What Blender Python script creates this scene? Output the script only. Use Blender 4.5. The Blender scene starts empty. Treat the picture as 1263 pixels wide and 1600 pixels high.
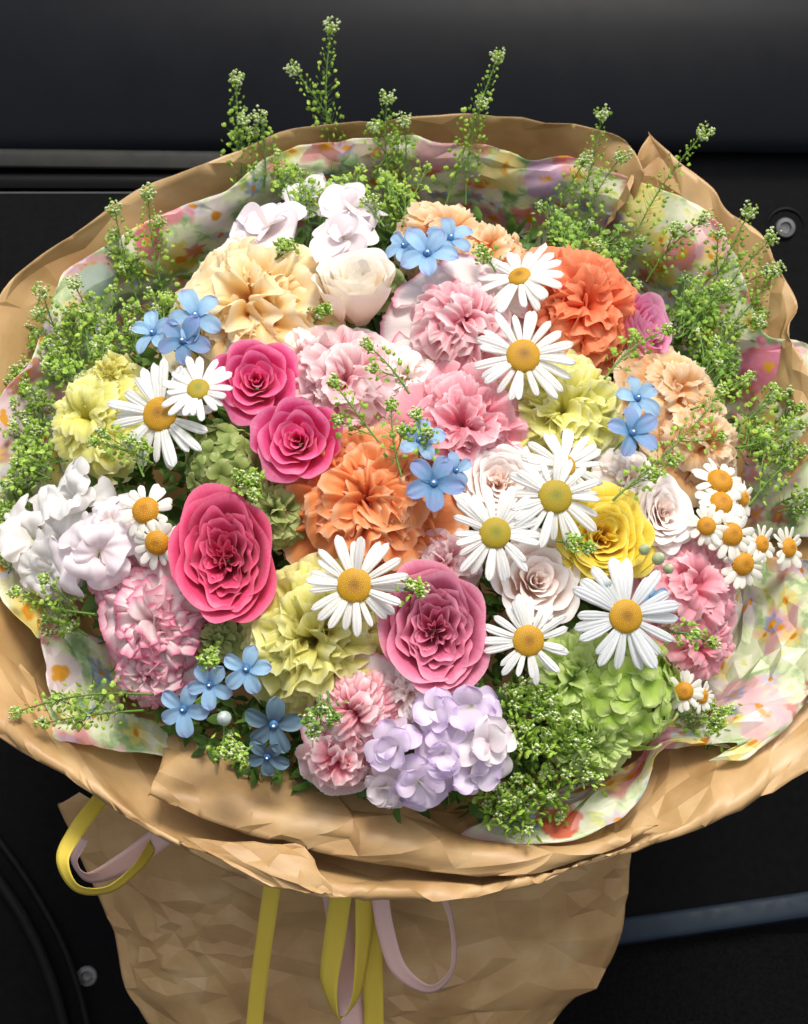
import bpy, math, random
import numpy as np
from mathutils import Matrix, Vector, noise as mnoise

# ------------------------------------------------------------------ camera, sky, sun, exposure
sc = bpy.context.scene
COL = sc.collection
S = 0.0005                      # one modelling unit = half a millimetre
D0 = 2400.0
cam_d = bpy.data.cameras.new('camera'); cam = bpy.data.objects.new('camera', cam_d); COL.objects.link(cam)
cam.location = (0, 0, 1.62)
cam.rotation_euler = (math.radians(90 - 20), 0, 0)
cam_d.sensor_fit = 'VERTICAL'; cam_d.sensor_height = 24.0; cam_d.lens = 24.0 * D0 / 1600.0
cam_d.clip_start = 0.02; cam_d.clip_end = 500
sc.camera = cam
cam_d.dof.use_dof = True; cam_d.dof.focus_distance = 1.12; cam_d.dof.aperture_fstop = 9.0
MC = Matrix.Translation((0, 0, 1.62)) @ Matrix.Rotation(math.radians(70), 4, 'X')

world = bpy.data.worlds.new('World'); sc.world = world; world.use_nodes = True
SUN_EL, SUN_AZ = 69.0, 162.0     # azimuth of the sun, clockwise from +Y
wn = world.node_tree; wn.nodes.clear()
sky = wn.nodes.new('ShaderNodeTexSky'); sky.sky_type = 'NISHITA'; sky.sun_disc = False
sky.sun_elevation = math.radians(SUN_EL); sky.sun_rotation = math.radians(SUN_AZ)
sky.dust_density = 4.0; sky.air_density = 1.0; sky.ozone_density = 0.6
bg = wn.nodes.new('ShaderNodeBackground'); bg.inputs['Strength'].default_value = 0.14
wo = wn.nodes.new('ShaderNodeOutputWorld')
thin = wn.nodes.new('ShaderNodeHueSaturation'); thin.inputs['Saturation'].default_value = .5     # thin high cloud greys the sky
wn.links.new(sky.outputs[0], thin.inputs['Color']); wn.links.new(thin.outputs[0], bg.inputs['Color']); wn.links.new(bg.outputs[0], wo.inputs['Surface'])
sun_d = bpy.data.lights.new('sun', 'SUN'); sun_d.energy = 2.1; sun_d.angle = math.radians(16); sun_d.color = (1, 0.95, 0.87)
sun = bpy.data.objects.new('sun', sun_d); COL.objects.link(sun)
el, az = math.radians(SUN_EL), math.radians(SUN_AZ)
to_sun = Vector((math.sin(az) * math.cos(el), math.cos(az) * math.cos(el), math.sin(el)))
sun.rotation_euler = to_sun.to_track_quat('Z', 'Y').to_euler(); sun.location = to_sun * 5
sc.view_settings.view_transform = 'Standard'; sc.view_settings.look = 'None'
sc.view_settings.exposure = 0.5; sc.view_settings.gamma = 1
sc.cycles.max_bounces = 9; sc.cycles.diffuse_bounces = 7; sc.cycles.transmission_bounces = 7

R = random.Random(7)

# ------------------------------------------------------------------ small geometry kit (all lengths in modelling units)
def P(px, py, d):
    """the point seen at photo position px,py at distance d in front of the lens, in lens-aligned axes"""
    return Vector(((px - 631.5) * d / D0, (800 - py) * d / D0, -d))
def Wm(v):
    return MC @ (Vector(v) * S)
TILT = math.radians(25)
AX = Vector((0, math.sin(TILT), math.cos(TILT)))     # where the bouquet faces
UU = Vector((1, 0, 0)); VV = Vector((0, math.cos(TILT), -math.sin(TILT)))
OO = P(630, 762, 2500)
RD, HD = 585.0, 255.0
def on_plane(px, py, w):
    r = P(px, py, 1.0)
    t = (OO + AX * w).dot(AX) / r.dot(AX)
    return r * t
def on_dome(px, py, lift=0):
    w = 0.0
    for _ in range(8):
        p = on_plane(px, py, w); q = p - OO
        rho = math.hypot(q.dot(UU), q.dot(VV)) / RD
        w = HD * math.sqrt(max(0, 1 - rho * rho)) if rho < 1 else -(rho - 1) * 150
    q = p - OO
    n = (UU * q.dot(UU) / RD**2 + VV * q.dot(VV) / RD**2 + AX * max(w, 60) / HD**2).normalized()
    d = -p.z - lift
    return P(px, py, d), n, d
BIND = OO - AX * 900

def mesh_of(name, V, F, uv=None, smooth=True):
    me = bpy.data.meshes.new(name)
    me.from_pydata([tuple(v) for v in V], [], F)
    if uv is not None:
        l = me.uv_layers.new(name='UVMap')
        idx = np.zeros(len(me.loops), dtype=np.int32); me.loops.foreach_get('vertex_index', idx)
        l.data.foreach_set('uv', np.asarray(uv, dtype=np.float32)[idx].ravel())
    if smooth: me.polygons.foreach_set('use_smooth', [True] * len(me.polygons))
    me.update(); return me
def grid_faces(nu, nv, closed=False, off=0):
    F = []
    for j in range(nv - 1):
        for i in range(nu if closed else nu - 1):
            a = off + j * nu + i; b = off + j * nu + (i + 1) % nu
            F.append((a, b, b + nu, a + nu))
    return F
def link(name, me, parent=None, mat=None, M=None):
    o = bpy.data.objects.new(name, me); COL.objects.link(o)
    if parent: o.parent = parent
    if M is not None: o.matrix_basis = M
    if mat is not None:
        if len(me.materials) == 0: me.materials.append(mat)
        else: o.material_slots[0].link = 'OBJECT'; o.material_slots[0].material = mat
    return o
def tag(o, label=None, cat=None, group=None, kind=None):
    if label: o['label'] = label
    if cat: o['category'] = cat
    if group: o['group'] = group
    if kind: o['kind'] = kind
    return o
def frame_from(axis, spin=0.0):
    z = Vector(axis).normalized(); x = Vector((1, 0.13, 0)); x = (x - z * x.dot(z)).normalized(); y = z.cross(x)
    m = Matrix((x, y, z)).transposed()
    return m @ Matrix.Rotation(spin, 3, 'Z')
FLW = []
def root(name, p, axis, spin, scale, label, cat, group=None):
    """an Empty whose local z looks along axis; children are modelled in unit size"""
    e = bpy.data.objects.new(name, None); COL.objects.link(e); e.empty_display_size = 0.01
    FLW.append((631.5 + p.x * D0 / -p.z, 800 - p.y * D0 / -p.z, label))
    m = (MC.to_3x3() @ frame_from(axis, spin)).to_4x4()
    m.translation = Wm(p)
    e.matrix_basis = m @ Matrix.Diagonal((scale * S, scale * S, scale * S, 1))
    return tag(e, label, cat, group)

# ------------------------------------------------------------------ materials
def lin(h):
    h = h.lstrip('#'); c = [int(h[i:i+2], 16) / 255 for i in (0, 2, 4)]
    return tuple((x / 12.92 if x < .04045 else ((x + .055) / 1.055) ** 2.4) for x in c) + (1,)
def newmat(name):
    m = bpy.data.materials.new(name); m.use_nodes = True; nt = m.node_tree; nt.nodes.clear()
    return m, nt
def N(nt, t, **kw):
    n = nt.nodes.new(t)
    for k, v in kw.items():
        if hasattr(n, k): setattr(n, k, v)
        else: n.inputs[k].default_value = v
    return n
def L(nt, a, b): nt.links.new(a, b)
def ramp(nt, stops, interp='LINEAR'):
    r = nt.nodes.new('ShaderNodeValToRGB'); r.color_ramp.interpolation = interp
    e = r.color_ramp.elements
    while len(e) > 1: e.remove(e[-1])
    e[0].position = stops[0][0]; e[0].color = stops[0][1]
    for p, c in stops[1:]:
        x = e.new(p); x.color = c
    return r
def petal_mat(name, stops, transl=0.3, rough=0.55, vein=0.4, var=0.06, edge_noise=0.11, spots=None):
    """colour runs from claw (0) to rim (1); fine veins run along the petal; part of the light passes through"""
    m, nt = newmat(name)
    uv = N(nt, 'ShaderNodeUVMap'); sp = N(nt, 'ShaderNodeSeparateXYZ'); L(nt, uv.outputs[0], sp.inputs[0])
    oi = N(nt, 'ShaderNodeObjectInfo')
    nz = N(nt, 'ShaderNodeTexNoise', Scale=7.0, Detail=3.0); nz.noise_dimensions = '4D'; L(nt, uv.outputs[0], nz.inputs['Vector'])
    mw = N(nt, 'ShaderNodeMath', operation='MULTIPLY'); mw.inputs[1].default_value = 40; L(nt, oi.outputs['Random'], mw.inputs[0]); L(nt, mw.outputs[0], nz.inputs['W'])
    a = N(nt, 'ShaderNodeMath', operation='MULTIPLY_ADD'); a.inputs[1].default_value = edge_noise * 2; a.inputs[2].default_value = -edge_noise
    L(nt, nz.outputs[0], a.inputs[0])
    b = N(nt, 'ShaderNodeMath', operation='ADD'); L(nt, sp.outputs[1], b.inputs[0]); L(nt, a.outputs[0], b.inputs[1])
    r = ramp(nt, [(p, lin(c)) for p, c in stops]); L(nt, b.outputs[0], r.inputs[0])
    # veins: noise stretched along the petal
    mp = N(nt, 'ShaderNodeMapping'); mp.inputs['Scale'].default_value = (46, 3.0, 1); L(nt, uv.outputs[0], mp.inputs[0])
    vn = N(nt, 'ShaderNodeTexNoise', Scale=1.0, Detail=2.0); L(nt, mp.outputs[0], vn.inputs['Vector'])
    hv = N(nt, 'ShaderNodeHueSaturation')
    v1 = N(nt, 'ShaderNodeMapRange'); v1.inputs[3].default_value = 1 - var * 1.6; v1.inputs[4].default_value = 1 + var; L(nt, oi.outputs['Random'], v1.inputs[0])
    v2 = N(nt, 'ShaderNodeMapRange'); v2.inputs[1].default_value = .3; v2.inputs[2].default_value = .7
    v2.inputs[3].default_value = 1 - vein * .28; v2.inputs[4].default_value = 1.0; L(nt, vn.outputs[0], v2.inputs[0])
    vm = N(nt, 'ShaderNodeMath', operation='MULTIPLY'); L(nt, v1.outputs[0], vm.inputs[0]); L(nt, v2.outputs[0], vm.inputs[1])
    L(nt, vm.outputs[0], hv.inputs['Value']); L(nt, r.outputs[0], hv.inputs['Color'])
    bp = N(nt, 'ShaderNodeBump', Strength=vein, Distance=0.0006); L(nt, vn.outputs[0], bp.inputs['Height'])
    pr = N(nt, 'ShaderNodeBsdfPrincipled', Roughness=rough - .08); pr.inputs['Specular IOR Level'].default_value = .35
    pr.inputs['Sheen Weight'].default_value = .15; pr.inputs['Sheen Roughness'].default_value = .6
    L(nt, hv.outputs[0], pr.inputs['Base Color']); L(nt, bp.outputs[0], pr.inputs['Normal'])
    tr = N(nt, 'ShaderNodeBsdfTranslucent'); L(nt, hv.outputs[0], tr.inputs[0])
    mx = N(nt, 'ShaderNodeMixShader'); mx.inputs[0].default_value = min(.5, transl * 1.25)
    L(nt, pr.outputs[0], mx.inputs[1]); L(nt, tr.outputs[0], mx.inputs[2])
    o = N(nt, 'ShaderNodeOutputMaterial'); L(nt, mx.outputs[0], o.inputs[0])
    return m
def plain_mat(name, c1, c2, scale=60.0, rough=.6, transl=0.0, spec=.3, bump=.0, bscale=400, obj_coords=False):
    m, nt = newmat(name)
    tc = N(nt, 'ShaderNodeTexCoord'); ge = N(nt, 'ShaderNodeNewGeometry')
    nz = N(nt, 'ShaderNodeTexNoise', Scale=scale, Detail=3.0); L(nt, ge.outputs['Position'], nz.inputs['Vector'])
    r = ramp(nt, [(.3, lin(c1)), (.7, lin(c2))]); L(nt, nz.outputs[0], r.inputs[0])
    pr = N(nt, 'ShaderNodeBsdfPrincipled', Roughness=rough); pr.inputs['Specular IOR Level'].default_value = spec
    rn = N(nt, 'ShaderNodeTexNoise', Scale=scale * 3.1, Detail=5.0, Roughness=.7); L(nt, ge.outputs['Position'], rn.inputs['Vector'])
    rm = N(nt, 'ShaderNodeMapRange'); rm.inputs[1].default_value = .3; rm.inputs[2].default_value = .7; rm.inputs[3].default_value = rough * .8; rm.inputs[4].default_value = min(1, rough * 1.25); L(nt, rn.outputs[0], rm.inputs[0]); L(nt, rm.outputs[0], pr.inputs['Roughness'])
    L(nt, r.outputs[0], pr.inputs['Base Color'])
    if bump:
        n2 = N(nt, 'ShaderNodeTexNoise', Scale=bscale, Detail=4.0); L(nt, ge.outputs['Position'], n2.inputs['Vector'])
        bp = N(nt, 'ShaderNodeBump', Strength=bump, Distance=.001); L(nt, n2.outputs[0], bp.inputs['Height']); L(nt, bp.outputs[0], pr.inputs['Normal'])
    o = N(nt, 'ShaderNodeOutputMaterial')
    if transl:
        tr = N(nt, 'ShaderNodeBsdfTranslucent'); L(nt, r.outputs[0], tr.inputs[0])
        mx = N(nt, 'ShaderNodeMixShader'); mx.inputs[0].default_value = transl
        L(nt, pr.outputs[0], mx.inputs[1]); L(nt, tr.outputs[0], mx.inputs[2]); L(nt, mx.outputs[0], o.inputs[0])
    else: L(nt, pr.outputs[0], o.inputs[0])
    return m

# ------------------------------------------------------------------ crumple noise
def hash2(ix, iy, seed):
    h = np.sin(ix * 127.1 + iy * 311.7 + seed * 74.7) * 43758.5453
    return h - np.floor(h)
def facet(x, y, seed):
    """piecewise linear noise on a warped triangle lattice: flat facets between sharp creases"""
    x, y = x + .38 * np.sin(y * 1.7 + seed) + .2 * np.sin(y * .63 + 2 * seed), y + .38 * np.sin(x * 1.3 + seed * 2.1) + .2 * np.sin(x * .71 + seed)
    s = (x + y) * .366025; xi = x + s; yi = y + s
    i = np.floor(xi); j = np.floor(yi); fx = xi - i; fy = yi - j
    up = fx > fy
    a = hash2(i, j, seed); b = np.where(up, hash2(i + 1, j, seed), hash2(i, j + 1, seed)); c = hash2(i + 1, j + 1, seed)
    hi = np.maximum(fx, fy); lo = np.minimum(fx, fy)
    return a * (1 - hi) + b * (hi - lo) + c * lo - .5
def catmull(pts, n):
    """resample a list of vectors to n points, evenly by chord length"""
    p = np.array([tuple(v) for v in pts], float)
    if len(p) == 1: return np.repeat(p, n, 0)
    if len(p) == 2: t = np.linspace(0, 1, n)[:, None]; return p[0] * (1 - t) + p[1] * t
    q = np.vstack([2 * p[0] - p[1], p, 2 * p[-1] - p[-2]])
    dense = []
    for k in range(len(p) - 1):
        t = np.linspace(0, 1, 24, endpoint=False)[:, None]; a, b, c, d = q[k], q[k+1], q[k+2], q[k+3]
        dense.append(.5 * ((2*b) + (-a+c)*t + (2*a-5*b+4*c-d)*t**2 + (-a+3*b-3*c+d)*t**3))
    dense.append(p[-1:]); dense = np.vstack(dense)
    seg = np.r_[0, np.cumsum(np.linalg.norm(np.diff(dense, axis=0), axis=1))]
    s = np.linspace(0, seg[-1], n)
    return np.stack([np.interp(s, seg, dense[:, k]) for k in range(dense.shape[1])], 1)
def sheet(name, rows, mat, label, cat, nu=200, nv=40, amp=10.0, cell=(26, 95), aniso=.6, seed=1, rag=3.0, thick=.7, group=None, sub=4, uvo=(0, 0), crease=13, **_):
    """a paper sheet through rows of 3-D control points, creased: an irregular net of straight fold lines with plain facets between"""
    from mathutils.geometry import delaunay_2d_cdt
    cur = [catmull(q, nu) for q in rows]
    G = np.stack([catmull([cur[k][i] for k in range(len(cur))], nv) for i in range(nu)], 1)
    du = np.gradient(G, axis=1); dv = np.gradient(G, axis=0)
    su = np.cumsum(np.linalg.norm(du, axis=2), axis=1).mean(0); su -= su[0]; sv = np.cumsum(np.linalg.norm(dv, axis=2), axis=0).mean(1); sv -= sv[0]
    nrm = np.cross(du, dv); nrm /= np.linalg.norm(nrm, axis=2, keepdims=True) + 1e-9
    Lu, Lv = su[-1], sv[-1]; rnd = random.Random(seed * 77 + 5)
    pts = []
    def dens(x, y):
        t = .5 + .5 * math.sin(x / 118 + seed) * math.sin(y / 80 + x / 260 + seed * 2.7)
        t = min(1, max(0, t + rnd.uniform(-.2, .2))); return cell[0] + (cell[1] - cell[0]) * t
    def edge(a, b, f):
        t = 0.0; out = []
        while t < 1:
            out.append(f(t)); t += rnd.uniform(.5, 1.2) * .5 * (cell[0] + cell[1]) * .55 / (b - a)
        return out
    pts += [(x, 0) for x, in edge(0, Lu, lambda t: (t * Lu,))] + [(Lu, y) for y, in edge(0, max(Lv, 60), lambda t: (t * Lv,))]
    pts += [(Lu - x, Lv) for x, in edge(0, Lu, lambda t: (t * Lu,))] + [(0, Lv - y) for y, in edge(0, max(Lv, 60), lambda t: (t * Lv,))]
    nb = len(pts); rad = [cell[0]] * nb; grid = {}
    P2 = list(pts)
    for k in range(int(Lu * Lv / cell[0] ** 2 * 9)):
        x, y = rnd.uniform(6, Lu - 6), rnd.uniform(5, Lv - 5); q = dens(x, y) * .8; ok = True
        c0 = (int(x // 50), int(y // 50))
        for ci in range(c0[0] - 3, c0[0] + 4):
            for cj in range(c0[1] - 2, c0[1] + 3):
                for (a, b) in grid.get((ci, cj), ()):
                    if ((a - x) * aniso) ** 2 + (b - y) ** 2 < (q * .62) ** 2: ok = False; break
                if not ok: break
            if not ok: break
        if ok and min(y, Lv - y) > 7: grid.setdefault(c0, []).append((x, y)); P2.append((x, y)); rad.append(q)
    vs, _e, fs, ov, _oe, _of = delaunay_2d_cdt([Vector(p) for p in P2], [(k, (k + 1) % nb) for k in range(nb)], [], 1, 1e-4)
    H = [ (0.5 if ov[k] and ov[k][0] < nb else 1.0) * rnd.uniform(-1, 1) * amp * ((rad[ov[k][0]] if ov[k] else cell[0]) / cell[1]) ** .6 for k in range(len(vs))]
    R1 = [rnd.uniform(-1, 1) * rag for _ in vs]
    def at(x, y):
        a = float(np.interp(x, su, np.arange(nu))); b = float(np.interp(y, sv, np.arange(nv)))
        i0 = min(nu - 2, int(a)); j0 = min(nv - 2, int(b)); fa, fb = a - i0, b - j0
        w = ((1 - fa) * (1 - fb), fa * (1 - fb), (1 - fa) * fb, fa * fb)
        mixq = lambda A: A[j0, i0] * w[0] + A[j0, i0 + 1] * w[1] + A[j0 + 1, i0] * w[2] + A[j0 + 1, i0 + 1] * w[3]
        return mixq(G), mixq(nrm), mixq(dv)
    key, V, uv, F, sharp = {}, [], [], [], set()
    def vert(x, y, h, rg):
        k = (round(x, 2), round(y, 2))
        if k not in key:
            p, n, d = at(x, y); p = p + n * h
            if y < .5 or y > Lv - .5: p = p + d / (np.linalg.norm(d) + 1e-9) * rg
            key[k] = len(V); V.append(p); uv.append(((x + uvo[0]) / 100, (y + uvo[1]) / 100))
        return key[k]
    for f in fs:
        A, B, Cc = f; loc = {}
        for a in range(sub + 1):
            for b in range(sub + 1 - a):
                c = sub - a - b; w = (a / sub, b / sub, c / sub)
                x = vs[A][0] * w[0] + vs[B][0] * w[1] + vs[Cc][0] * w[2]; y = vs[A][1] * w[0] + vs[B][1] * w[1] + vs[Cc][1] * w[2]
                loc[a, b] = vert(x, y, H[A] * w[0] + H[B] * w[1] + H[Cc] * w[2], R1[A] * w[0] + R1[B] * w[1] + R1[Cc] * w[2])
        for a in range(sub):
            for b in range(sub - a):
                F.append((loc[a, b], loc[a + 1, b], loc[a, b + 1]))
                if a + b < sub - 1: F.append((loc[a + 1, b], loc[a + 1, b + 1], loc[a, b + 1]))
        for k in range(sub):
            for p, q in (((k, 0), (k + 1, 0)), ((0, k), (0, k + 1)), ((k, sub - k), (k + 1, sub - k - 1))):
                sharp.add((min(loc[p], loc[q]), max(loc[p], loc[q])))
    cw = Wm(np.mean(V, 0)); me = mesh_of(name, [Wm(v) - cw for v in V], F, uv)
    at_ = me.attributes.get('sharp_edge') or me.attributes.new('sharp_edge', 'BOOLEAN', 'EDGE')
    ev = np.zeros(len(me.edges) * 2, dtype=np.int32); me.edges.foreach_get('vertices', ev); ev = ev.reshape(-1, 2)
    import bmesh
    bm = bmesh.new(); bm.from_mesh(me); bm.edges.ensure_lookup_table(); lim = math.radians(crease)
    big = [len(e.link_faces) == 2 and e.calc_face_angle(0) > lim for e in bm.edges]; bm.free()
    at_.data.foreach_set('value', [big[k] and (min(a, b), max(a, b)) in sharp for k, (a, b) in enumerate(ev.tolist())])
    o = link(name, me, None, mat); o.location = cw
    so = o.modifiers.new('thickness', 'SOLIDIFY'); so.thickness = thick * S; so.offset = 0
    return tag(o, label, cat, group)

def kraft_mat():
    m, nt = newmat('kraft paper')
    uv = N(nt, 'ShaderNodeUVMap')
    n1 = N(nt, 'ShaderNodeTexNoise', Scale=.9, Detail=4.0); L(nt, uv.outputs[0], n1.inputs['Vector'])
    r = ramp(nt, [(.25, lin('#b48a58')), (.55, lin('#cfa974')), (.8, lin('#e2c496'))]); L(nt, n1.outputs[0], r.inputs[0])
    mp = N(nt, 'ShaderNodeMapping'); mp.inputs['Scale'].default_value = (3, 60, 1); L(nt, uv.outputs[0], mp.inputs[0])
    n2 = N(nt, 'ShaderNodeTexNoise', Scale=1.0, Detail=3.0); L(nt, mp.outputs[0], n2.inputs['Vector'])
    mx = N(nt, 'ShaderNodeMix', data_type='RGBA', blend_type='MULTIPLY'); mx.inputs[0].default_value = .22
    L(nt, r.outputs[0], mx.inputs[6]); L(nt, n2.outputs[1], mx.inputs[7])
    nw = N(nt, 'ShaderNodeTexNoise', Scale=9.0, Detail=5.0, Roughness=.6); L(nt, uv.outputs[0], nw.inputs['Vector'])
    bp = N(nt, 'ShaderNodeBump', Strength=.22, Distance=.0006); L(nt, nw.outputs[0], bp.inputs['Height'])
    b2 = N(nt, 'ShaderNodeBump', Strength=.2, Distance=.0005); L(nt, n2.outputs[0], b2.inputs['Height']); L(nt, bp.outputs[0], b2.inputs['Normal'])
    pr = N(nt, 'ShaderNodeBsdfPrincipled', Roughness=.45); pr.inputs['Specular IOR Level'].default_value = .5
    L(nt, mx.outputs[2], pr.inputs['Base Color']); L(nt, b2.outputs[0], pr.inputs['Normal'])
    tr = N(nt, 'ShaderNodeBsdfTranslucent'); L(nt, mx.outputs[2], tr.inputs[0])
    ms = N(nt, 'ShaderNodeMixShader'); ms.inputs[0].default_value = .18; L(nt, pr.outputs[0], ms.inputs[1]); L(nt, tr.outputs[0], ms.inputs[2])
    o = N(nt, 'ShaderNodeOutputMaterial'); L(nt, ms.outputs[0], o.inputs[0])
    return m
PRINTED = [(268, 335, -30, 40, '#e8607c', '#f6b6c0'), (230, 378, -30, 30, '#d84a64', '#eea0ac'), (1195, 575, -20, 44, '#e0588c', '#f2a4bc'), (1240, 610, -10, 32, '#d84470', '#f0a0b4'), (12, 650, 0, 44, '#f0ccd4', '#e8e0e8'),
    (875, 1280, 0, 32, '#e03c20', '#ee7a4c'), (785, 275, -30, 40, '#f2de7c', '#f6eebc'), (850, 280, -30, 36, '#caa2cc', '#e8d2e4'), (1005, 325, -20, 42, '#efe262', '#f4f0b0'), (1190, 1115, 10, 42, '#f2b8c8', '#f4f0ec'), (1020, 1155, -10, 34, '#ec8ca8', '#f6dce2'),
    (690, 245, -20, 32, '#e8a8b8', '#f2dcd8'), (960, 360, -40, 34, '#b8a0d8', '#e4dcec'), (1115, 960, -40, 46, '#d8d4e6', '#eeeef0'), (90, 1050, -10, 34, '#f2dce2', '#f4f2ee'), (160, 440, -20, 40, '#9cc0b4', '#cfe0d0'), (590, 240, -20, 34, '#f2e6c8', '#e8c8d0'), (1060, 400, -40, 30, '#e0707c', '#f0b8b0')]
def print_mat():
    """thin glossy paper printed with loose flowers on pale green"""
    m, nt = newmat('flower printed paper')
    uv = N(nt, 'ShaderNodeUVMap')
    nw = N(nt, 'ShaderNodeTexNoise', Scale=3.0, Detail=2.0); L(nt, uv.outputs[0], nw.inputs['Vector'])
    ad = N(nt, 'ShaderNodeVectorMath', operation='MULTIPLY_ADD'); ad.inputs[1].default_value = (.3, .3, 0); L(nt, nw.outputs[1], ad.inputs[0]); L(nt, uv.outputs[0], ad.inputs[2])
    n1 = N(nt, 'ShaderNodeTexNoise', Scale=1.5, Detail=4.0, Roughness=.6); L(nt, ad.outputs[0], n1.inputs['Vector'])
    base = ramp(nt, [(.25, lin('#6f9a58')), (.38, lin('#a9c48c')), (.47, lin('#e4ecc4')), (.56, lin('#f1f0dc')), (.62, lin('#e2e68c')), (.70, lin('#9ab87c')), (.85, lin('#c0bcd4'))]); L(nt, n1.outputs[0], base.inputs[0])
    col = base.outputs[0]
    for scale, off, stops, rad, k in ((.82, (0, 0, 0), [(0, '#e0637f'), (.22, '#eedde4'), (.42, '#f2dc55'), (.58, '#e9a0b8'), (.74, '#f4efe2'), (.88, '#c8435a')], .33, 5.0),
                                      (1.5, (7.3, 2.2, 0), [(0, '#f3df6a'), (.25, '#d6cbe6'), (.5, '#d8496a'), (.7, '#f0b9c6'), (.85, '#7f9bd0')], .27, 6.0)):
        mp = N(nt, 'ShaderNodeMapping'); mp.inputs['Location'].default_value = off; mp.inputs['Scale'].default_value = (scale, scale, 0); L(nt, ad.outputs[0], mp.inputs[0])
        vo = N(nt, 'ShaderNodeTexVoronoi', feature='F1', Scale=1.0); vo.voronoi_dimensions = '2D'; vo.inputs['Randomness'].default_value = .8; L(nt, mp.outputs[0], vo.inputs['Vector'])
        df = N(nt, 'ShaderNodeVectorMath', operation='SUBTRACT'); L(nt, mp.outputs[0], df.inputs[0]); L(nt, vo.outputs['Position'], df.inputs[1])
        sp = N(nt, 'ShaderNodeSeparateXYZ'); L(nt, df.outputs[0], sp.inputs[0])
        an = N(nt, 'ShaderNodeMath', operation='ARCTAN2'); L(nt, sp.outputs[1], an.inputs[0]); L(nt, sp.outputs[0], an.inputs[1])
        cs = N(nt, 'ShaderNodeSeparateColor'); L(nt, vo.outputs['Color'], cs.inputs[0])
        ml = N(nt, 'ShaderNodeMath', operation='MULTIPLY_ADD'); ml.inputs[1].default_value = k; L(nt, an.outputs[0], ml.inputs[0]); L(nt, cs.outputs[1], ml.inputs[2])
        co = N(nt, 'ShaderNodeMath', operation='COSINE'); L(nt, ml.outputs[0], co.inputs[0])
        rr = N(nt, 'ShaderNodeMath', operation='MULTIPLY_ADD'); rr.inputs[1].default_value = rad * .22; rr.inputs[2].default_value = rad; L(nt, co.outputs[0], rr.inputs[0])
        sb = N(nt, 'ShaderNodeMath', operation='SUBTRACT'); L(nt, rr.outputs[0], sb.inputs[0]); L(nt, vo.outputs['Distance'], sb.inputs[1])
        mk = N(nt, 'ShaderNodeMapRange'); mk.inputs[1].default_value = -.04; mk.inputs[2].default_value = .08; mk.inputs[4].default_value = .62; L(nt, sb.outputs[0], mk.inputs[0])
        fc = ramp(nt, [(p, lin(c)) for p, c in stops], 'CONSTANT'); L(nt, cs.outputs[0], fc.inputs[0])
        dk = N(nt, 'ShaderNodeMix', data_type='RGBA', blend_type='MULTIPLY'); dk.inputs[0].default_value = .45; L(nt, fc.outputs[0], dk.inputs[6]); L(nt, n1.outputs[0], dk.inputs[7])
        mx = N(nt, 'ShaderNodeMix', data_type='RGBA'); L(nt, mk.outputs[0], mx.inputs[0]); L(nt, col, mx.inputs[6]); L(nt, fc.outputs[0], mx.inputs[7])
        ce = N(nt, 'ShaderNodeMapRange'); ce.inputs[1].default_value = .11; ce.inputs[2].default_value = .06; L(nt, vo.outputs['Distance'], ce.inputs[0])
        m2 = N(nt, 'ShaderNodeMix', data_type='RGBA'); L(nt, ce.outputs[0], m2.inputs[0]); L(nt, mx.outputs[2], m2.inputs[6]); m2.inputs[7].default_value = lin('#e3a02c')
        col = m2.outputs[2]
    ge = N(nt, 'ShaderNodeNewGeometry'); gn = N(nt, 'ShaderNodeTexNoise', Scale=70.0, Detail=2.0); L(nt, ge.outputs['Position'], gn.inputs['Vector'])
    for (x, y, w, rad, c1, c2) in PRINTED:           # the big printed blooms, each at its place on the sheets
        pos = Wm(on_plane(x, y, w)); ds = N(nt, 'ShaderNodeVectorMath', operation='DISTANCE'); L(nt, ge.outputs['Position'], ds.inputs[0]); ds.inputs[1].default_value = pos
        wob = N(nt, 'ShaderNodeMath', operation='MULTIPLY_ADD'); wob.inputs[1].default_value = rad * S * 1.6; L(nt, gn.outputs[0], wob.inputs[0]); L(nt, ds.outputs['Value'], wob.inputs[2])
        mk = N(nt, 'ShaderNodeMapRange'); mk.inputs[1].default_value = rad * S * 1.95; mk.inputs[2].default_value = rad * S * 1.75; mk.inputs[4].default_value = .85; L(nt, wob.outputs[0], mk.inputs[0])
        cc = N(nt, 'ShaderNodeMix', data_type='RGBA'); L(nt, gn.outputs[0], cc.inputs[0]); cc.inputs[6].default_value = lin(c1); cc.inputs[7].default_value = lin(c2)
        mx = N(nt, 'ShaderNodeMix', data_type='RGBA'); L(nt, mk.outputs[0], mx.inputs[0]); L(nt, col, mx.inputs[6]); L(nt, cc.outputs[2], mx.inputs[7]); col = mx.outputs[2]
        cm = N(nt, 'ShaderNodeMapRange'); cm.inputs[1].default_value = rad * S * 1.12; cm.inputs[2].default_value = rad * S * .98; L(nt, wob.outputs[0], cm.inputs[0])
        m3 = N(nt, 'ShaderNodeMix', data_type='RGBA'); L(nt, cm.outputs[0], m3.inputs[0]); L(nt, col, m3.inputs[6]); m3.inputs[7].default_value = lin('#e8b040'); col = m3.outputs[2]
    vo = N(nt, 'ShaderNodeTexVoronoi', feature='DISTANCE_TO_EDGE', Scale=4.0); L(nt, ad.outputs[0], vo.inputs['Vector'])
    mr = N(nt, 'ShaderNodeMapRange'); mr.inputs[2].default_value = .05; L(nt, vo.outputs['Distance'], mr.inputs[0])
    bp = N(nt, 'ShaderNodeBump', Strength=.12, Distance=.001); L(nt, mr.outputs[0], bp.inputs['Height'])
    pr = N(nt, 'ShaderNodeBsdfPrincipled', Roughness=.33); pr.inputs['Specular IOR Level'].default_value = .5
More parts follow.
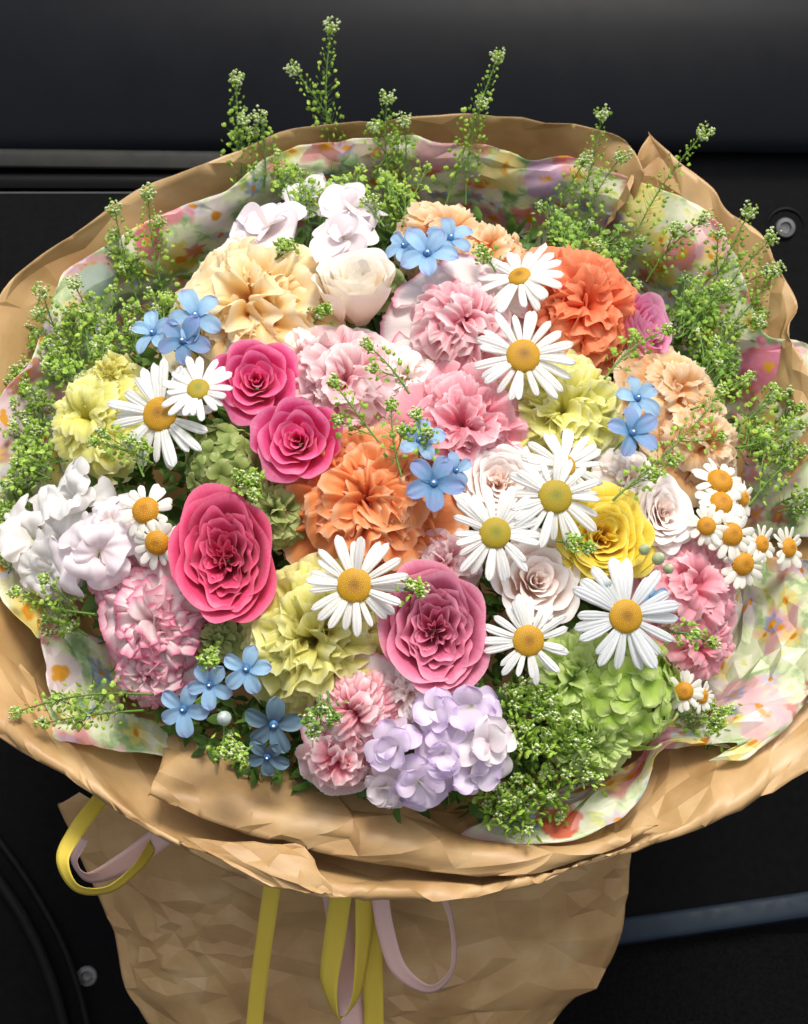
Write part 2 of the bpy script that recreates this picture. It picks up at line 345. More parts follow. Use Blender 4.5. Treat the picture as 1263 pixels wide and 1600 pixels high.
    L(nt, col, pr.inputs['Base Color']); L(nt, bp.outputs[0], pr.inputs['Normal'])
    tr = N(nt, 'ShaderNodeBsdfTranslucent'); L(nt, col, tr.inputs[0])
    ms = N(nt, 'ShaderNodeMixShader'); ms.inputs[0].default_value = .45; L(nt, pr.outputs[0], ms.inputs[1]); L(nt, tr.outputs[0], ms.inputs[2])
    o = N(nt, 'ShaderNodeOutputMaterial'); L(nt, ms.outputs[0], o.inputs[0])
    return m
KRAFT = kraft_mat(); PRINT = print_mat()
M_stem = plain_mat('green stem', '#4c6b2c', '#6f8f3c', 90, .5)
M_pod = plain_mat('seed pod green', '#86ad3a', '#c0dc66', 160, .5, .35)
M_pod_d = plain_mat('deep seed pod green', '#5d8a30', '#94b84e', 160, .5, .3)
M_flo = plain_mat('tiny cress floret', '#bcd184', '#eef0cc', 400, .6, .2)
M_leaf = plain_mat('dark leaf', '#3d5c28', '#6a8c3c', 40, .5, .3)
M_calyx = plain_mat('calyx green', '#5f7d3f', '#8ba45e', 60, .55)
M_blk = plain_mat('black door plastic', '#050506', '#09090a', 5, .45, spec=.08, bump=.05, bscale=900)
M_gloss = plain_mat('smooth black door skin', '#0b0d11', '#0e1014', 3, .3, spec=.065)
M_grain = plain_mat('grained black plastic', '#070708', '#0c0c0d', 120, .6, spec=.06, bump=.35, bscale=1500)
M_strip = plain_mat('grey trim', '#242423', '#30302d', 30, .5, spec=.1)
M_blue = plain_mat('blue grey sill', '#1a222c', '#202932', 20, .5, spec=.1)
M_rubber = plain_mat('door seal rubber', '#0a0a0a', '#101010', 60, .5, spec=.12)
M_metal = plain_mat('dull screw metal', '#3a3a3a', '#565452', 200, .35, spec=.8)
M_carpet = plain_mat('black carpet', '#060606', '#101010', 300, .95, spec=.05, bump=.6, bscale=1200)

# ------------------------------------------------------------------ the van door behind
def extrude(name, prof, x0, x1, mat, parent, slope=0.0, bend=0.0, nx=24, back=70, smooth_deg=35):
    n = len(prof); V = []
    pr = list(prof)
    bk = [(prof[-1][0], prof[-1][1] + back), (prof[0][0], prof[0][1] + back)]
    full = pr + bk; m = len(full)
    for i in range(nx + 1):
        t = i / nx; x = x0 + (x1 - x0) * t
        for (y, d) in full:
            yy = y + slope * (x - 631) + bend * ((x - 631) / 631) ** 2
            V.append(Wm(P(x, yy, d)))
    F = [(i * m + k, (i + 1) * m + k, (i + 1) * m + (k + 1) % m, i * m + (k + 1) % m) for i in range(nx) for k in range(m)]
    F += [tuple(range(m)), tuple(reversed(range(nx * m, nx * m + m)))]
    loc = parent.matrix_basis.translation
    me = mesh_of(name, [v - loc for v in V], F, None)
    me.set_sharp_from_angle(angle=math.radians(smooth_deg))
    return link(name, me, parent, mat)
door = bpy.data.objects.new('car_door', None); COL.objects.link(door); door.location = Wm(P(631, 800, 3300))
tag(door, 'black plastic car door behind the bouquet with round screws and grey trim', 'car door')
def smoothprof(pts, n=30):
    c = catmull([(a, b, 0) for a, b in pts], n); return [(p[0], p[1]) for p in c]
extrude('upper_panel', smoothprof([(-420, 3560), (-250, 3480), (-120, 3425), (0, 3388), (60, 3374), (120, 3366), (190, 3363), (226, 3366), (236, 3376)], 40), -700, 2000, M_gloss, door, bend=3)
extrude('trim_strip', smoothprof([(240, 3372), (244, 3362), (266, 3358), (270, 3366)], 10), -700, 350, M_strip, door, slope=.012)
extrude('recess_panel', [(228, 3420), (300, 3420)], -720, 2020, M_blk, door, back=30)
extrude('ledge_trim', smoothprof([(274, 3345), (278, 3330), (296, 3328), (300, 3336)], 10), -700, 1100, M_blk, door, slope=.004)
extrude('lower_panel', smoothprof([(302, 3300), (308, 3286), (330, 3282), (700, 3240), (1100, 3230), (1420, 3240), (1455, 3246), (1470, 3262), (1476, 3290)], 50), 700, 2000, M_grain, door)
extrude('lower_panel', smoothprof([(302, 3300), (308, 3286), (330, 3282), (700, 3240), (1100, 3230), (1420, 3236), (2200, 3300)], 50), -700, 699, M_grain, door)
def disc_part(name, px, py, d, rings, mat, parent, seg=32, tilt=0):
    """turned part: rings = (radius, height toward the viewer)"""
    V = []; 
    for (r, h) in rings:
        for k in range(seg):
            a = 2 * math.pi * k / seg
            V.append(Wm(P(px, py, d) + Vector((r * math.cos(a), r * math.sin(a), h))))
    F = grid_faces(seg, len(rings), True); F.append(tuple(range((len(rings) - 1) * seg, len(rings) * seg)))
    loc = parent.matrix_world.translation if parent.type != 'EMPTY' else parent.matrix_basis.translation
    me = mesh_of(name, [v - loc for v in V], F); me.set_sharp_from_angle(angle=math.radians(30))
    return link(name, me, parent, mat)
# right hand panel with its rounded top corner
extrude('side_panel', smoothprof([(306, 3320), (310, 3296), (318, 3288), (420, 3286), (600, 3280), (690, 3282), (700, 3300)], 40), 1131, 2000, M_blk, door, bend=4)
disc_part('screw_boss', 1226, 356, 3290, [(46, -4), (46, 6), (43, 11), (38, 12), (34, 8), (31, -4), (26, -10), (10, -11)], M_blk, door)
disc_part('screw', 1226, 357, 3280, [(22, -2), (22, 8), (20, 12), (12, 13), (10, 8), (2, 7)], M_metal, door)
disc_part('screw', 137, 1524, 3246, [(22, -2), (22, 7), (20, 10), (12, 11), (9, 5), (2, 4)], M_metal, door)
def tube_between(name, pts, r, mat, parent, n=60, seg=10):
    C = catmull(pts, n); V = []
    T = np.gradient(C, axis=0)
    for c, t in zip(C, T):
        t = Vector(t).normalized(); a = t.cross(Vector((0, 0, 1))).normalized(); b = t.cross(a)
        for k in range(seg):
            q = 2 * math.pi * k / seg; V.append(Wm(Vector(c) + a * r * math.cos(q) + b * r * math.sin(q)))
    loc = parent.matrix_basis.translation
    return link(name, mesh_of(name, [v - loc for v in V], grid_faces(seg, n, True)), parent, mat)
for r, pts in ((13, [(-60, 1300), (-10, 1365), (40, 1440), (80, 1530), (108, 1640), (118, 1760)]), (7, [(-60, 1240), (0, 1315), (58, 1400), (108, 1500), (140, 1620), (150, 1760)])):
    tube_between('door_seal', [P(x, y, 3222) for x, y in pts], r, M_rubber, door)
extrude('panel_edge', smoothprof([(1442, 3262), (1449, 3246), (1459, 3244), (1466, 3256)], 12), 930, 2000, M_blk, door, slope=-.10, bend=-20)
extrude('sill_strip', smoothprof([(1478, 3258), (1482, 3236), (1492, 3226), (1516, 3215), (1522, 3222), (1524, 3240)], 24), 860, 2000, M_blue, door, slope=-.13, bend=-6)
extrude('sill_strip_base', [(1460, 3252), (1760, 3245), (2200, 3240)], 700, 2000, M_carpet, door, back=40, slope=-.13, bend=-6)
# ground far below, out of frame: bounces the daylight
g = mesh_of('ground', [(-120, -120, 0), (120, -120, 0), (120, 20, 0), (-120, 20, 0)], [(0, 1, 2, 3)], smooth=False)
tag(link('ground', g, None, plain_mat('asphalt', '#3a3a3a', '#484848', 40, .9)), kind='structure')

# ------------------------------------------------------------------ petals
def fan_petal(seed, half=.95, ruf=.12, k=5.0, serr=.04, curl=.35, nu=34, nv=11, teeth=17, narrow=.5, bend=1.1):
    r = random.Random(seed); p1, p2, p3 = [r.uniform(0, 6.28) for _ in range(3)]; bend = bend * r.uniform(.5, 1.5)
    kk = k * r.uniform(.85, 1.15)
    V, uv = [], []
    for j in range(nv):
        v = j / (nv - 1)
        for i in range(nu):
            u = i / (nu - 1); s = u * 2 - 1
            th = s * half * (narrow + (1 - narrow) * v)
            rr = .06 + .94 * v
            rr *= 1 - .10 * s * s * v - .25 * (abs(s) ** 6) * v
            if j >= nv - 2: rr *= 1 + serr * (1 if j == nv - 1 else .3) * (abs(((s * teeth + p3) % 2) - 1) - .5) * 2 * (.6 + .4 * math.sin(7 * s + p1))
            x = rr * math.sin(th); y = rr * math.cos(th)
            amp = ruf * v ** 1.9 * (1 + .5 * math.sin(3 * s + p2))
            z = amp * (math.sin(kk * th / half * 2.6 + p1) + .55 * math.sin(kk * th / half * 5.3 + p2 + 2 * v) + .3 * math.sin(13 * s + p3))
            x += .25 * amp * math.cos(kk * s * 2.6 + p1 + v)
            z += .10 * v * s * s
            # the outer part bends over, so the lip shows its face
            t = max(0, (v - .45) / .55); an = bend * t * t * (1 + .25 * math.sin(2.2 * s + p2))
            y0 = .5 if v > .5 else y
            ex = max(0, y - .5); yb = y0 + ex * math.cos(an) + z * math.sin(an) * .6; zb = z * math.cos(an) - ex * math.sin(an)
            V.append((x, yb if v > .5 else y, zb if v > .5 else z)); uv.append((u, v))
    return mesh_of('petal', V, grid_faces(nu, nv), uv)
def oval_petal(seed, w=.42, length=1.0, cup=.15, wave=.04, curl=.15, notch=.0, nu=12, nv=12, base=.18, peak=.62, k=3.0):
    r = random.Random(seed); p1, p2 = r.uniform(0, 6.28), r.uniform(0, 6.28)
    V, uv = [], []
    for j in range(nv):
        v = j / (nv - 1)
        wd = w * (base + (1 - base) * math.sin(math.pi / 2 * min(1, v / peak)) ** .9) * math.sqrt(max(0, 1 - max(0, (v - peak) / (1.001 - peak)) ** 2.4))
        for i in range(nu):
            u = i / (nu - 1); s = u * 2 - 1
            x = s * wd
            y = length * (v + (-.0 if v < .9 else -notch * (1 - abs(s)) * .5))
            z = cup * s * s * wd / w + wave * v * (math.sin(k * s * 2 + p1 + v * 2) + .6 * math.sin(k * 2.3 * s + p2 - 3 * v)) - curl * v * v + .06 * math.sin(3.1 * v)
            V.append((x, y, z)); uv.append((u, v))
    return mesh_of('petal', V, grid_faces(nu, nv), uv)
def ray_petal(seed, w=.118, groove=.024, notch=.03, nu=9, nv=12, r0=.0, bend=.08):
    r = random.Random(seed); V, uv = [], []
    bx = r.uniform(-.05, .05); b = bend * r.uniform(-.3, 2.6); tw = r.uniform(-.5, .5)
    for j in range(nv):
        v = j / (nv - 1)
        wd = w * (.42 + .58 * min(1, v / .55) ** .8) * math.sqrt(max(0, 1 - max(0, (v - .74) / .262) ** 2.2)) 
        for i in range(nu):
            u = i / (nu - 1); s = u * 2 - 1
            y = v - (notch * abs(math.sin(s * 4.5)) if v > .95 else 0)
            zz = groove * math.cos(s * 9.4) * min(1, 4 * v) + .25 * w * s * s * -1
            x = s * wd + bx * v * v
            V.append((x + 0 * zz, y, zz + s * wd * tw * v + .05 * math.sin(2.6 * v) - b * v * v)); uv.append((u, v))
    return mesh_of('petal', V, grid_faces(nu, nv), uv)
def rose_petal(i, n, seed, quart=0.0, tight=1.0, open_=1.0, nu=22, nv=13, cup=0.0, ringy=0.0):
    """petal i of a spiral: a bent wall round the axis whose lip rolls outward"""
    r = random.Random(seed * 100 + i); f = i / (n - 1)
    ph0 = i * 2.399 + r.uniform(-.25, .25)
    rt = .07 + .86 * f ** (1.0 * tight) + r.uniform(-.015, .015)
    Wd = 1.35 - .55 * f + r.uniform(-.1, .15)
    top = .10 - .12 * f - .42 * max(0, f - .6) / .4 * open_ + r.uniform(-.02, .02)
    if i < 3: top -= .03
    bot = -.85 - .5 * cup + .3 * (1 - f) ** 1.5 * (1 - cup); rb = .01 + .10 * f + cup * .34 * f * f
    if ringy:                                            # a globe: smooth outer cup petals round a packed, folded middle
        if f > ringy: g = (f - ringy) / (1 - ringy); rt = .70 + .18 * g; top = .14 - .22 * g; rb = .08 + .1 * g; Wd = 1.2
        else: g = f / ringy; rt = .05 + .60 * g ** .85; top = -.02 + .08 * g + r.uniform(-.05, .05); Wd = 1.0 - .25 * g; bot = -.45 - .3 * g
    roll = (.03 + .22 * f) * r.uniform(.8, 1.2) * (1 - .55 * cup) * (.6 if ringy else 1); p1, p2 = r.uniform(0, 6.28), r.uniform(0, 6.28)
    wav = .012 + .022 * f + quart * .05 * (1 - f)
    V, uv = [], []
    for j in range(nv):
        v = j / (nv - 1)
        for q in range(nu):
            u = q / (nu - 1); s = u * 2 - 1
            vs = v * (1 - .16 * abs(s) ** 2.5 - .10 * abs(s) ** 8)
            ph = ph0 + s * Wd * (.5 + .5 * math.sin(min(1, v * 1.3) * math.pi / 2))
            bulge = 1 - (1 - vs) ** 2.2
            rho = rb + (rt - rb) * bulge
            z = bot + (top - bot) * vs ** .85
            k = max(0, (vs - .68) / .32)
            pt = max(0, 1 - abs(s) * 1.6)                        # the lip folds back either side of a slight point
            rho += roll * k * k * (.75 + .5 * pt); z -= roll * .55 * k * k * k
            rho += wav * v * v * (math.sin(5 * s + p1) + .6 * math.sin(9 * s + p2 + v * 2))
            z += wav * .7 * v * v * math.sin(7 * s + p2)
            rho += .035 * s * (1 if i % 2 else -1) * v
            if quart: 
                kk = (1 - f) ** 1.2 * quart
                rho += .16 * kk * v * math.sin(2.5 * ph + p1) ; z += -.03 * kk
            V.append((rho * math.cos(ph), rho * math.sin(ph), z)); uv.append((u, v))
    return mesh_of('petal', V, grid_faces(nu, nv), uv)

FAN = {k: [fan_petal(100 * q + s, **kw) for s in range(8)] for q, (k, kw) in enumerate({
    'frill': dict(ruf=.13, k=3.1, half=1.0, bend=.75, serr=.028, teeth=21, nu=44), 'tight': dict(ruf=.16, k=3.8, half=1.0, serr=.015, bend=.7, nu=42), 'toothed': dict(ruf=.09, k=3.0, serr=.07, teeth=12, half=.95, bend=1.0),
    'guard': dict(half=1.0, ruf=.05, k=2.0, serr=.02, teeth=19, bend=.15), 'floppy': dict(half=.85, ruf=.11, k=1.3, serr=.012, bend=1.0, narrow=.6), 'soft': dict(ruf=.17, k=3.1, serr=.02, half=1.05, bend=.55, nu=40)}.items())}
OVAL = {k: [oval_petal(10 * q + s, **kw) for s in range(6)] for q, (k, kw) in enumerate({
    'stock': dict(w=.55, cup=.10, wave=.06, curl=.22, notch=.10, nu=14, nv=12, k=1.8), 'tweed': dict(w=.29, cup=.10, wave=.025, curl=.12, base=.3, peak=.64, notch=.03),
    'sweet': dict(w=.58, cup=.2, wave=.15, curl=.38, notch=.08, nu=24, nv=16, k=2.4)}.items())}
RAY = {'daisy': [ray_petal(s) for s in range(8)], 'fever': [ray_petal(40 + s, w=.19, groove=.01, bend=.14) for s in range(6)]}
ROSE = {'rose': [rose_petal(i, 24, 3, tight=1.15, open_=.45, cup=.25) for i in range(24)], 'garden': [rose_petal(i, 38, 5, quart=.7, ringy=.78) for i in range(38)],
        'tall': [rose_petal(i, 22, 8, tight=.9, open_=.05, cup=1.0) for i in range(22)], 'flat': [rose_petal(i, 38, 9, quart=.35, tight=.85, open_=1.1) for i in range(38)]}
_mc = {}
def matted(me, mat):
    k = (me.name, mat.name)
    if k not in _mc:
        m = me.copy() if len(me.materials) or any(q[0] == me.name for q in _mc) else me
        if len(m.materials): m.materials[0] = mat
        else: m.materials.append(mat)
        _mc[k] = m
    return _mc[k]
def child(name, me, mat, parent, M=None):
    o = bpy.data.objects.new(name, matted(me, mat)); o.parent = parent
    if M is not None: o.matrix_basis = M
    COL.objects.link(o); return o
def petal_M(tilt, phi, scale, base=(0, 0, 0), twist=0.0, wide=1.0):
    st, ct = math.sin(tilt), math.cos(tilt); cp, sp = math.cos(phi), math.sin(phi)
    Y = Vector((st * cp, st * sp, ct)); X = Vector((sp, -cp, 0)); Z = X.cross(Y)
    m = Matrix((X, Y, Z)).transposed() @ Matrix.Rotation(twist, 3, 'Y') @ Matrix.Diagonal((scale * wide, scale, scale))
    m = m.to_4x4(); m.translation = base
    return m
def lathe(rings, seg=14, name='part'):
    V = [(r * math.cos(2 * math.pi * k / seg), r * math.sin(2 * math.pi * k / seg), h) for r, h in rings for k in range(seg)]
    F = grid_faces(seg, len(rings), True); F.append(tuple(range((len(rings) - 1) * seg, len(rings) * seg)))
    return mesh_of(name, V, F)
CALYX = lathe([(.03, -1.75), (.05, -1.3), (.20, -1.12), (.24, -.95), (.22, -.72), (.05, -.6)], name='calyx')
CALYX_S = lathe([(.03, -.9), (.04, -.35), (.10, -.22), (.20, -.10), (.24, -.04), (.05, -.03)], name='calyx')
STEM = lathe([(.035, -5.0), (.035, -1.6)], seg=8, name='stem')
STEM_S = lathe([(.03, -5.0), (.035, -.8)], seg=8, name='stem')

def facing(n, tx=0, ty=0, b=.55):
    return (n * b + Vector((0, 0, 1)) * (1 - b) + Vector((tx, ty, 0))).normalized()
M_ = {}
def mt(key, *a, **k):
    if key not in M_: M_[key] = petal_mat(key, *a, **k)
    return M_[key]

FL = []
def carnation(px, py, r, mat, label, kind='frill', lift=0, t=(0, 0), n=44, guard=0, gmat=None, seed=1, gscale=1.25, depth=1.0, group='carnations in the bouquet', squash=1.0, open_=90):
    rnd = random.Random(seed * 13 + int(px)); p, nn, d = on_dome(px, py, lift); rr = r * d / D0
    ax = facing(nn, *t); rr *= 1.1; p = p + Vector((ax.x, ax.y, 0)) * rr * .3
    e = root('carnation', p, ax, rnd.uniform(0, 6.28), rr, label, 'carnation', group)
    base = Vector((0, 0, -.62 * depth))
    n = int(n * .95)
    for i in range(n):
        f = (i + .5) / n
        tilt = math.acos(1 - f * (1 - math.cos(math.radians(open_)))) + rnd.uniform(-.12, .12)
        tilt = max(.03, tilt)
        phi = i * 2.399963 + rnd.uniform(-.3, .3)
        ln = (.80 + .24 * f) * rnd.uniform(.9, 1.1) * (1 - .0 * f)
        tw = rnd.uniform(-1, 1) * (1.3 - 1.1 * f)
        b = base + Vector((rnd.uniform(-.06, .06), rnd.uniform(-.06, .06), .04 * (1 - f)))
        child('petal', FAN[kind][rnd.randrange(8)], mat, e, petal_M(tilt, phi, ln, b, tw, (.72 + .33 * f) * rnd.uniform(.85, 1.1)))
    for i in range(guard):
        phi = i * 6.283 / guard + rnd.uniform(-.25, .25)
        child('petal', FAN['guard'][rnd.randrange(8)], gmat or mat, e, petal_M(math.radians(rnd.uniform(84, 97)), phi, gscale * rnd.uniform(.92, 1.08), base + Vector((0, 0, -.02 - .01 * (i % 3))), rnd.uniform(-.12, .12), .95))
    child('calyx', CALYX, M_calyx, e); child('stem', STEM, M_stem, e)
    return e
def rose(px, py, r, mat, label, kind='rose', lift=0, t=(0, 0), seed=1, group='roses in the bouquet', stretch=(1, 1), spin=None, b=.55):
    rnd = random.Random(seed * 7 + int(px)); p, nn, d = on_dome(px, py, lift); rr = r * d / D0
    rr *= .93 if kind == 'garden' else 1.0
    e = root('rose', p, facing(nn, *t, b=b), 0, rr, label, 'rose', group)
    e.matrix_basis = e.matrix_basis @ Matrix.Diagonal((stretch[0], stretch[1], 1, 1))
    q = Matrix.Rotation(rnd.uniform(0, 6.28) if spin is None else spin, 4, 'Z') @ Matrix.Translation((0, 0, .1))
    for me in ROSE[kind]: child('petal', me, mat, e, q)
    child('calyx', CALYX, M_calyx, e, Matrix.Translation((0, 0, -.42))); child('stem', STEM, M_stem, e)
    return e
def disc_mesh(n, dome, seed, bump=.055):
    """dome of tiny tubular florets in a spiral"""
    rnd = random.Random(seed); V, F, uv = [], [], []
    seg = 20; rings = [(1.0, -.25), (1.0, 0), (.93, dome * .35), (.78, dome * .65), (.55, dome * .88), (.28, dome), (.02, dome * .93)]
    for r, h in rings:
        for k in range(seg): V.append((r * math.cos(6.2832 * k / seg), r * math.sin(6.2832 * k / seg), h)); uv.append((0, r * .5))
    F += grid_faces(seg, len(rings), True)
    for i in range(n):
        f = math.sqrt((i + .5) / n); a = i * 2.399963; x, y = .96 * f * math.cos(a), .96 * f * math.sin(a)
        h = dome * (1 - f ** 2.6) - (.10 * dome if f < .3 else 0); o = Vector((x, y, h))
        nz = Vector((x * dome * 1.4 * f, y * dome * 1.4 * f, 1)).normalized(); s = bump * rnd.uniform(.8, 1.2) * (.75 + .4 * f)
        a1 = nz.orthogonal().normalized(); a2 = nz.cross(a1); b0 = len(V)
        for k in range(5):
            q = 6.2832 * k / 5; V.append(o + (a1 * math.cos(q) + a2 * math.sin(q)) * s); uv.append((.5, f))
        V.append(o + nz * s * 1.7); uv.append((1, f))
        for k in range(5): F.append((b0 + k, b0 + (k + 1) % 5, b0 + 5))
    return mesh_of('disc_florets', V, F, uv)
DISC = disc_mesh(260, .30, 1, .042); DISC_F = disc_mesh(150, .55, 2, .07)
def disc_material(name, a, b, c):
    m, nt = newmat(name); uv = N(nt, 'ShaderNodeUVMap'); sp = N(nt, 'ShaderNodeSeparateXYZ'); L(nt, uv.outputs[0], sp.inputs[0])
    r = ramp(nt, [(0, lin(a)), (.35, lin(b)), (.8, lin(c))]); L(nt, sp.outputs[1], r.inputs[0])
    hv = N(nt, 'ShaderNodeHueSaturation'); mr = N(nt, 'ShaderNodeMapRange'); mr.inputs[3].default_value = .62; mr.inputs[4].default_value = 1.1; L(nt, sp.outputs[0], mr.inputs[0])
    L(nt, mr.outputs[0], hv.inputs['Value']); L(nt, r.outputs[0], hv.inputs['Color'])
    pr = N(nt, 'ShaderNodeBsdfPrincipled', Roughness=.65); L(nt, hv.outputs[0], pr.inputs['Base Color'])
    o = N(nt, 'ShaderNodeOutputMaterial'); L(nt, pr.outputs[0], o.inputs[0]); return m
M_disc = disc_material('daisy disc', '#9c6a08', '#d69e12', '#ecbc20'); M_disc_g = disc_material('greenish daisy disc', '#8d9220', '#bba21c', '#d6b420')
M_disc_o = disc_material('golden button disc', '#b87c0a', '#dc980e', '#ecab18')
M_white = mt('white ray petal', [(0, '#e6e8c8'), (.15, '#f4f4ee'), (1, '#f7f7f5')], transl=.25, vein=.35, var=.03)
M_white_c = mt('cream ray petal', [(0, '#e8e6c0'), (.2, '#f3f0e2'), (1, '#f6f3e8')], transl=.25, vein=.2, var=.03)
def daisy(px, py, r, dr, label, kind='daisy', lift=35, t=(0, 0), n=21, seed=1, disc=None, b=.45, cat='daisy', name='daisy', mat=None):
    rnd = random.Random(seed * 31 + int(px) * 3 + int(py)); p, nn, d = on_dome(px, py, lift); rr = r * d / D0
    e = root(name, p, facing(nn, *t, b=b), rnd.uniform(0, 6.28), rr, label, cat, 'daisies in the bouquet' if kind == 'daisy' else 'small feverfew daisies in the bouquet')
    q = dr / r
    for i in range(n):
        phi = 6.2832 * i / n + rnd.uniform(-.13, .13)
        low = i % 2; tilt = math.radians(rnd.uniform(74, 95) + low * 6)
        ln = (1 - q * .55) * rnd.uniform(.78, 1.08)
        child('petal', RAY[kind][rnd.randrange(len(RAY[kind]))], mat or (M_white if kind == 'daisy' else M_white_c), e,
              petal_M(tilt, phi, ln, (q * .55 * math.cos(phi), q * .55 * math.sin(phi), -.02 * low), rnd.uniform(-.25, .25), rnd.uniform(.9, 1.2) * (20 / n if kind == 'daisy' else 14 / n)))
    dk = child('disc', DISC if kind == 'daisy' else DISC_F, disc or M_disc, e, Matrix.Translation((0, 0, .02)) @ Matrix.Diagonal((q, q, q, 1)))
    child('calyx', CALYX_S, M_calyx, e); child('stem', STEM_S, M_stem, e)
    return e
def hydrangea(px, py, r, mat, label, lift=0, t=(0, 0), n=38, seed=1):
    rnd = random.Random(seed); p, nn, d = on_dome(px, py, lift); rr = r * d / D0
    e = root('hydrangea', p, facing(nn, *t), 0, rr, label, 'hydrangea', 'green hydrangea heads in the bouquet')
    for i in range(n):
        f = (i + .5) / n; th = math.acos(1 - f * 1.05); ph = i * 2.399963
        c = Vector((math.sin(th) * math.cos(ph), math.sin(th) * math.sin(ph), math.cos(th))); q = (c + Vector([rnd.uniform(-.25, .25) for _ in range(3)])).normalized()
        fr = frame_from(q, rnd.uniform(0, 6.28)).to_4x4(); fr.translation = c * rnd.uniform(.82, .98) * .95 + Vector((0, 0, -.62))
        sz = .30 * rnd.uniform(.85, 1.15)
        for k in range(4):
            child('petal', OVAL['stock'][rnd.randrange(6)], mat, e, fr @ petal_M(math.radians(rnd.uniform(64, 88)), k * 1.5708 + rnd.uniform(-.12, .12), sz * rnd.uniform(.9, 1.1), (0, 0, 0), rnd.uniform(-.25, .25), 1.0))
    child('stem', STEM, M_stem, e); return e
STAR = mesh_of('flower_centre', *(lambda: (
    [(.16*math.cos(6.2832*k/10), .16*math.sin(6.2832*k/10), 0) for k in range(10)] +
    [(.13*(1 if k % 2 else .8)*math.cos(6.2832*k/10), .13*(1 if k % 2 else .8)*math.sin(6.2832*k/10), .13) for k in range(10)] +
    [(.045*math.cos(6.2832*k/10), .045*math.sin(6.2832*k/10), .10) for k in range(10)] + [(0, 0, .10)],
    [(k, (k+1) % 10, 10+(k+1) % 10, 10+k) for k in range(10)] + [(10+k, 10+(k+1) % 10, 20+(k+1) % 10, 20+k) for k in range(10)] + [(20+k, 20+(k+1) % 10, 30) for k in range(10)]))())
KNOB = lathe([(.02, .08), (.045, .12), (.05, .17), (.02, .2)], seg=8, name='stigma')
M_b_star = plain_mat('deep blue flower centre', '#2f5c8c', '#3e6f9e', 300, .5)
M_stig = plain_mat('white stigma', '#e4eef2', '#ffffff', 300, .4)
def blue(px, py, r, label, lift=30, t=(0, 0), seed=1, mat=None, b=.4, n=5):
    rnd = random.Random(seed * 5 + int(px) + int(py)); p, nn, d = on_dome(px, py, lift); rr = r * d / D0
    e = root('blue_star_flower', p, facing(nn, *t, b=b), rnd.uniform(0, 6.28), rr, label, 'blue flower', 'blue star shaped flowers in the bouquet')
    for i in range(n):
        phi = 6.2832 * i / n + rnd.uniform(-.1, .1)
        child('petal', OVAL['tweed'][rnd.randrange(6)], mat or M_['blue'], e, petal_M(math.radians(rnd.uniform(66, 90)), phi, rnd.uniform(.9, 1.04), (.05 * math.cos(phi), .05 * math.sin(phi), -.05), rnd.uniform(-.2, .2), 1.12))
    child('flower_centre', STAR, M_b_star, e); child('stigma', KNOB, M_stig, e); child('stem', STEM_S, M_stem, e)
    return e
def stock(px, py, r, mat, label, lift=15, t=(0, 0), seed=1, kind='stock', n=13, group='ruffled stock flowers in the bouquet', name='stock_flower', b=.5, cat='stock flower'):
    rnd = random.Random(seed * 17 + int(px) + int(py)); p, nn, d = on_dome(px, py, lift); rr = r * d / D0
    e = root(name, p, facing(nn, *t, b=b), rnd.uniform(0, 6.28), rr, label, cat, group)
    for i in range(n):
        f = i / (n - 1); tilt = math.radians((14 if kind == 'sweet' else 30) + (76 if kind == 'sweet' else 62) * f ** .75 + rnd.uniform(-16, 16)); phi = i * 2.399963 + rnd.uniform(-.5, .5)
        child('petal', FAN['floppy'][rnd.randrange(8)] if kind == 'sweet' else OVAL[kind][rnd.randrange(6)], mat, e, petal_M(tilt, phi, (.7 + .5 * f) * rnd.uniform(.8, 1.2), (rnd.uniform(-.12, .12), rnd.uniform(-.12, .12), -.3 + .08 * (1 - f)), rnd.uniform(-.7, .7) * (1 - .6 * f), 1.05))
    child('calyx', CALYX_S, M_calyx, e, Matrix.Translation((0, 0, -.3))); child('stem', STEM_S, M_stem, e, Matrix.Translation((0, 0, -.3)))
    return e

mt('blue', [(0, '#6f9fd0'), (.25, '#98c4ea'), (.7, '#a6cff0'), (1, '#a0b4e4')], transl=.3, vein=.5, var=.12, edge_noise=.22)
mt('bluedeep', [(0, '#40709c'), (.3, '#6f9cc6'), (1, '#93a4d4')], transl=.25, vein=.5, var=.1)
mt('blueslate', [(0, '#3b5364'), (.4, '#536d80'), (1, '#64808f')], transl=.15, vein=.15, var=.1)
cream = mt('peach cream carnation petal', [(0, '#fdb45c'), (.4, '#ffce78'), (.75, '#ffe4a4'), (1, '#fff5d6')], transl=.4, vein=.15, var=.03)
peach = mt('peach carnation petal', [(0, '#f8984e'), (.45, '#fcb870'), (.8, '#fdd298'), (1, '#ffebcc')], transl=.38)
orange = mt('bright orange carnation petal', [(0, '#f2561c'), (.6, '#fc7e48'), (1, '#ffa878')], transl=.38)
orange2 = mt('apricot orange carnation petal', [(0, '#ee6a20'), (.6, '#f98a40'), (.92, '#fdaa68'), (1, '#ffcda0')], transl=.35)
picotee = mt('white and rose edged petal', [(0, '#f2b8c4'), (.4, '#f9dade'), (.82, '#fbecea'), (.94, '#f6bccb'), (1, '#e6789c')], transl=.35, edge_noise=.05)
picopink = mt('pink carnation petal with pale edge', [(0, '#ee6a88'), (.5, '#f898ac'), (.85, '#fcc4ca'), (1, '#ffecec')], transl=.35)
guardp = mt('white guard petal with rose rim', [(0, '#efe0cf'), (.6, '#f6ebe4'), (.92, '#f8e6e6'), (1, '#e58aa8')], transl=.3, edge_noise=.02)
lpink = mt('light pink carnation petal', [(0, '#f890a6'), (.5, '#fcb8c4'), (.85, '#fed8da'), (1, '#fff0ee')], transl=.35)
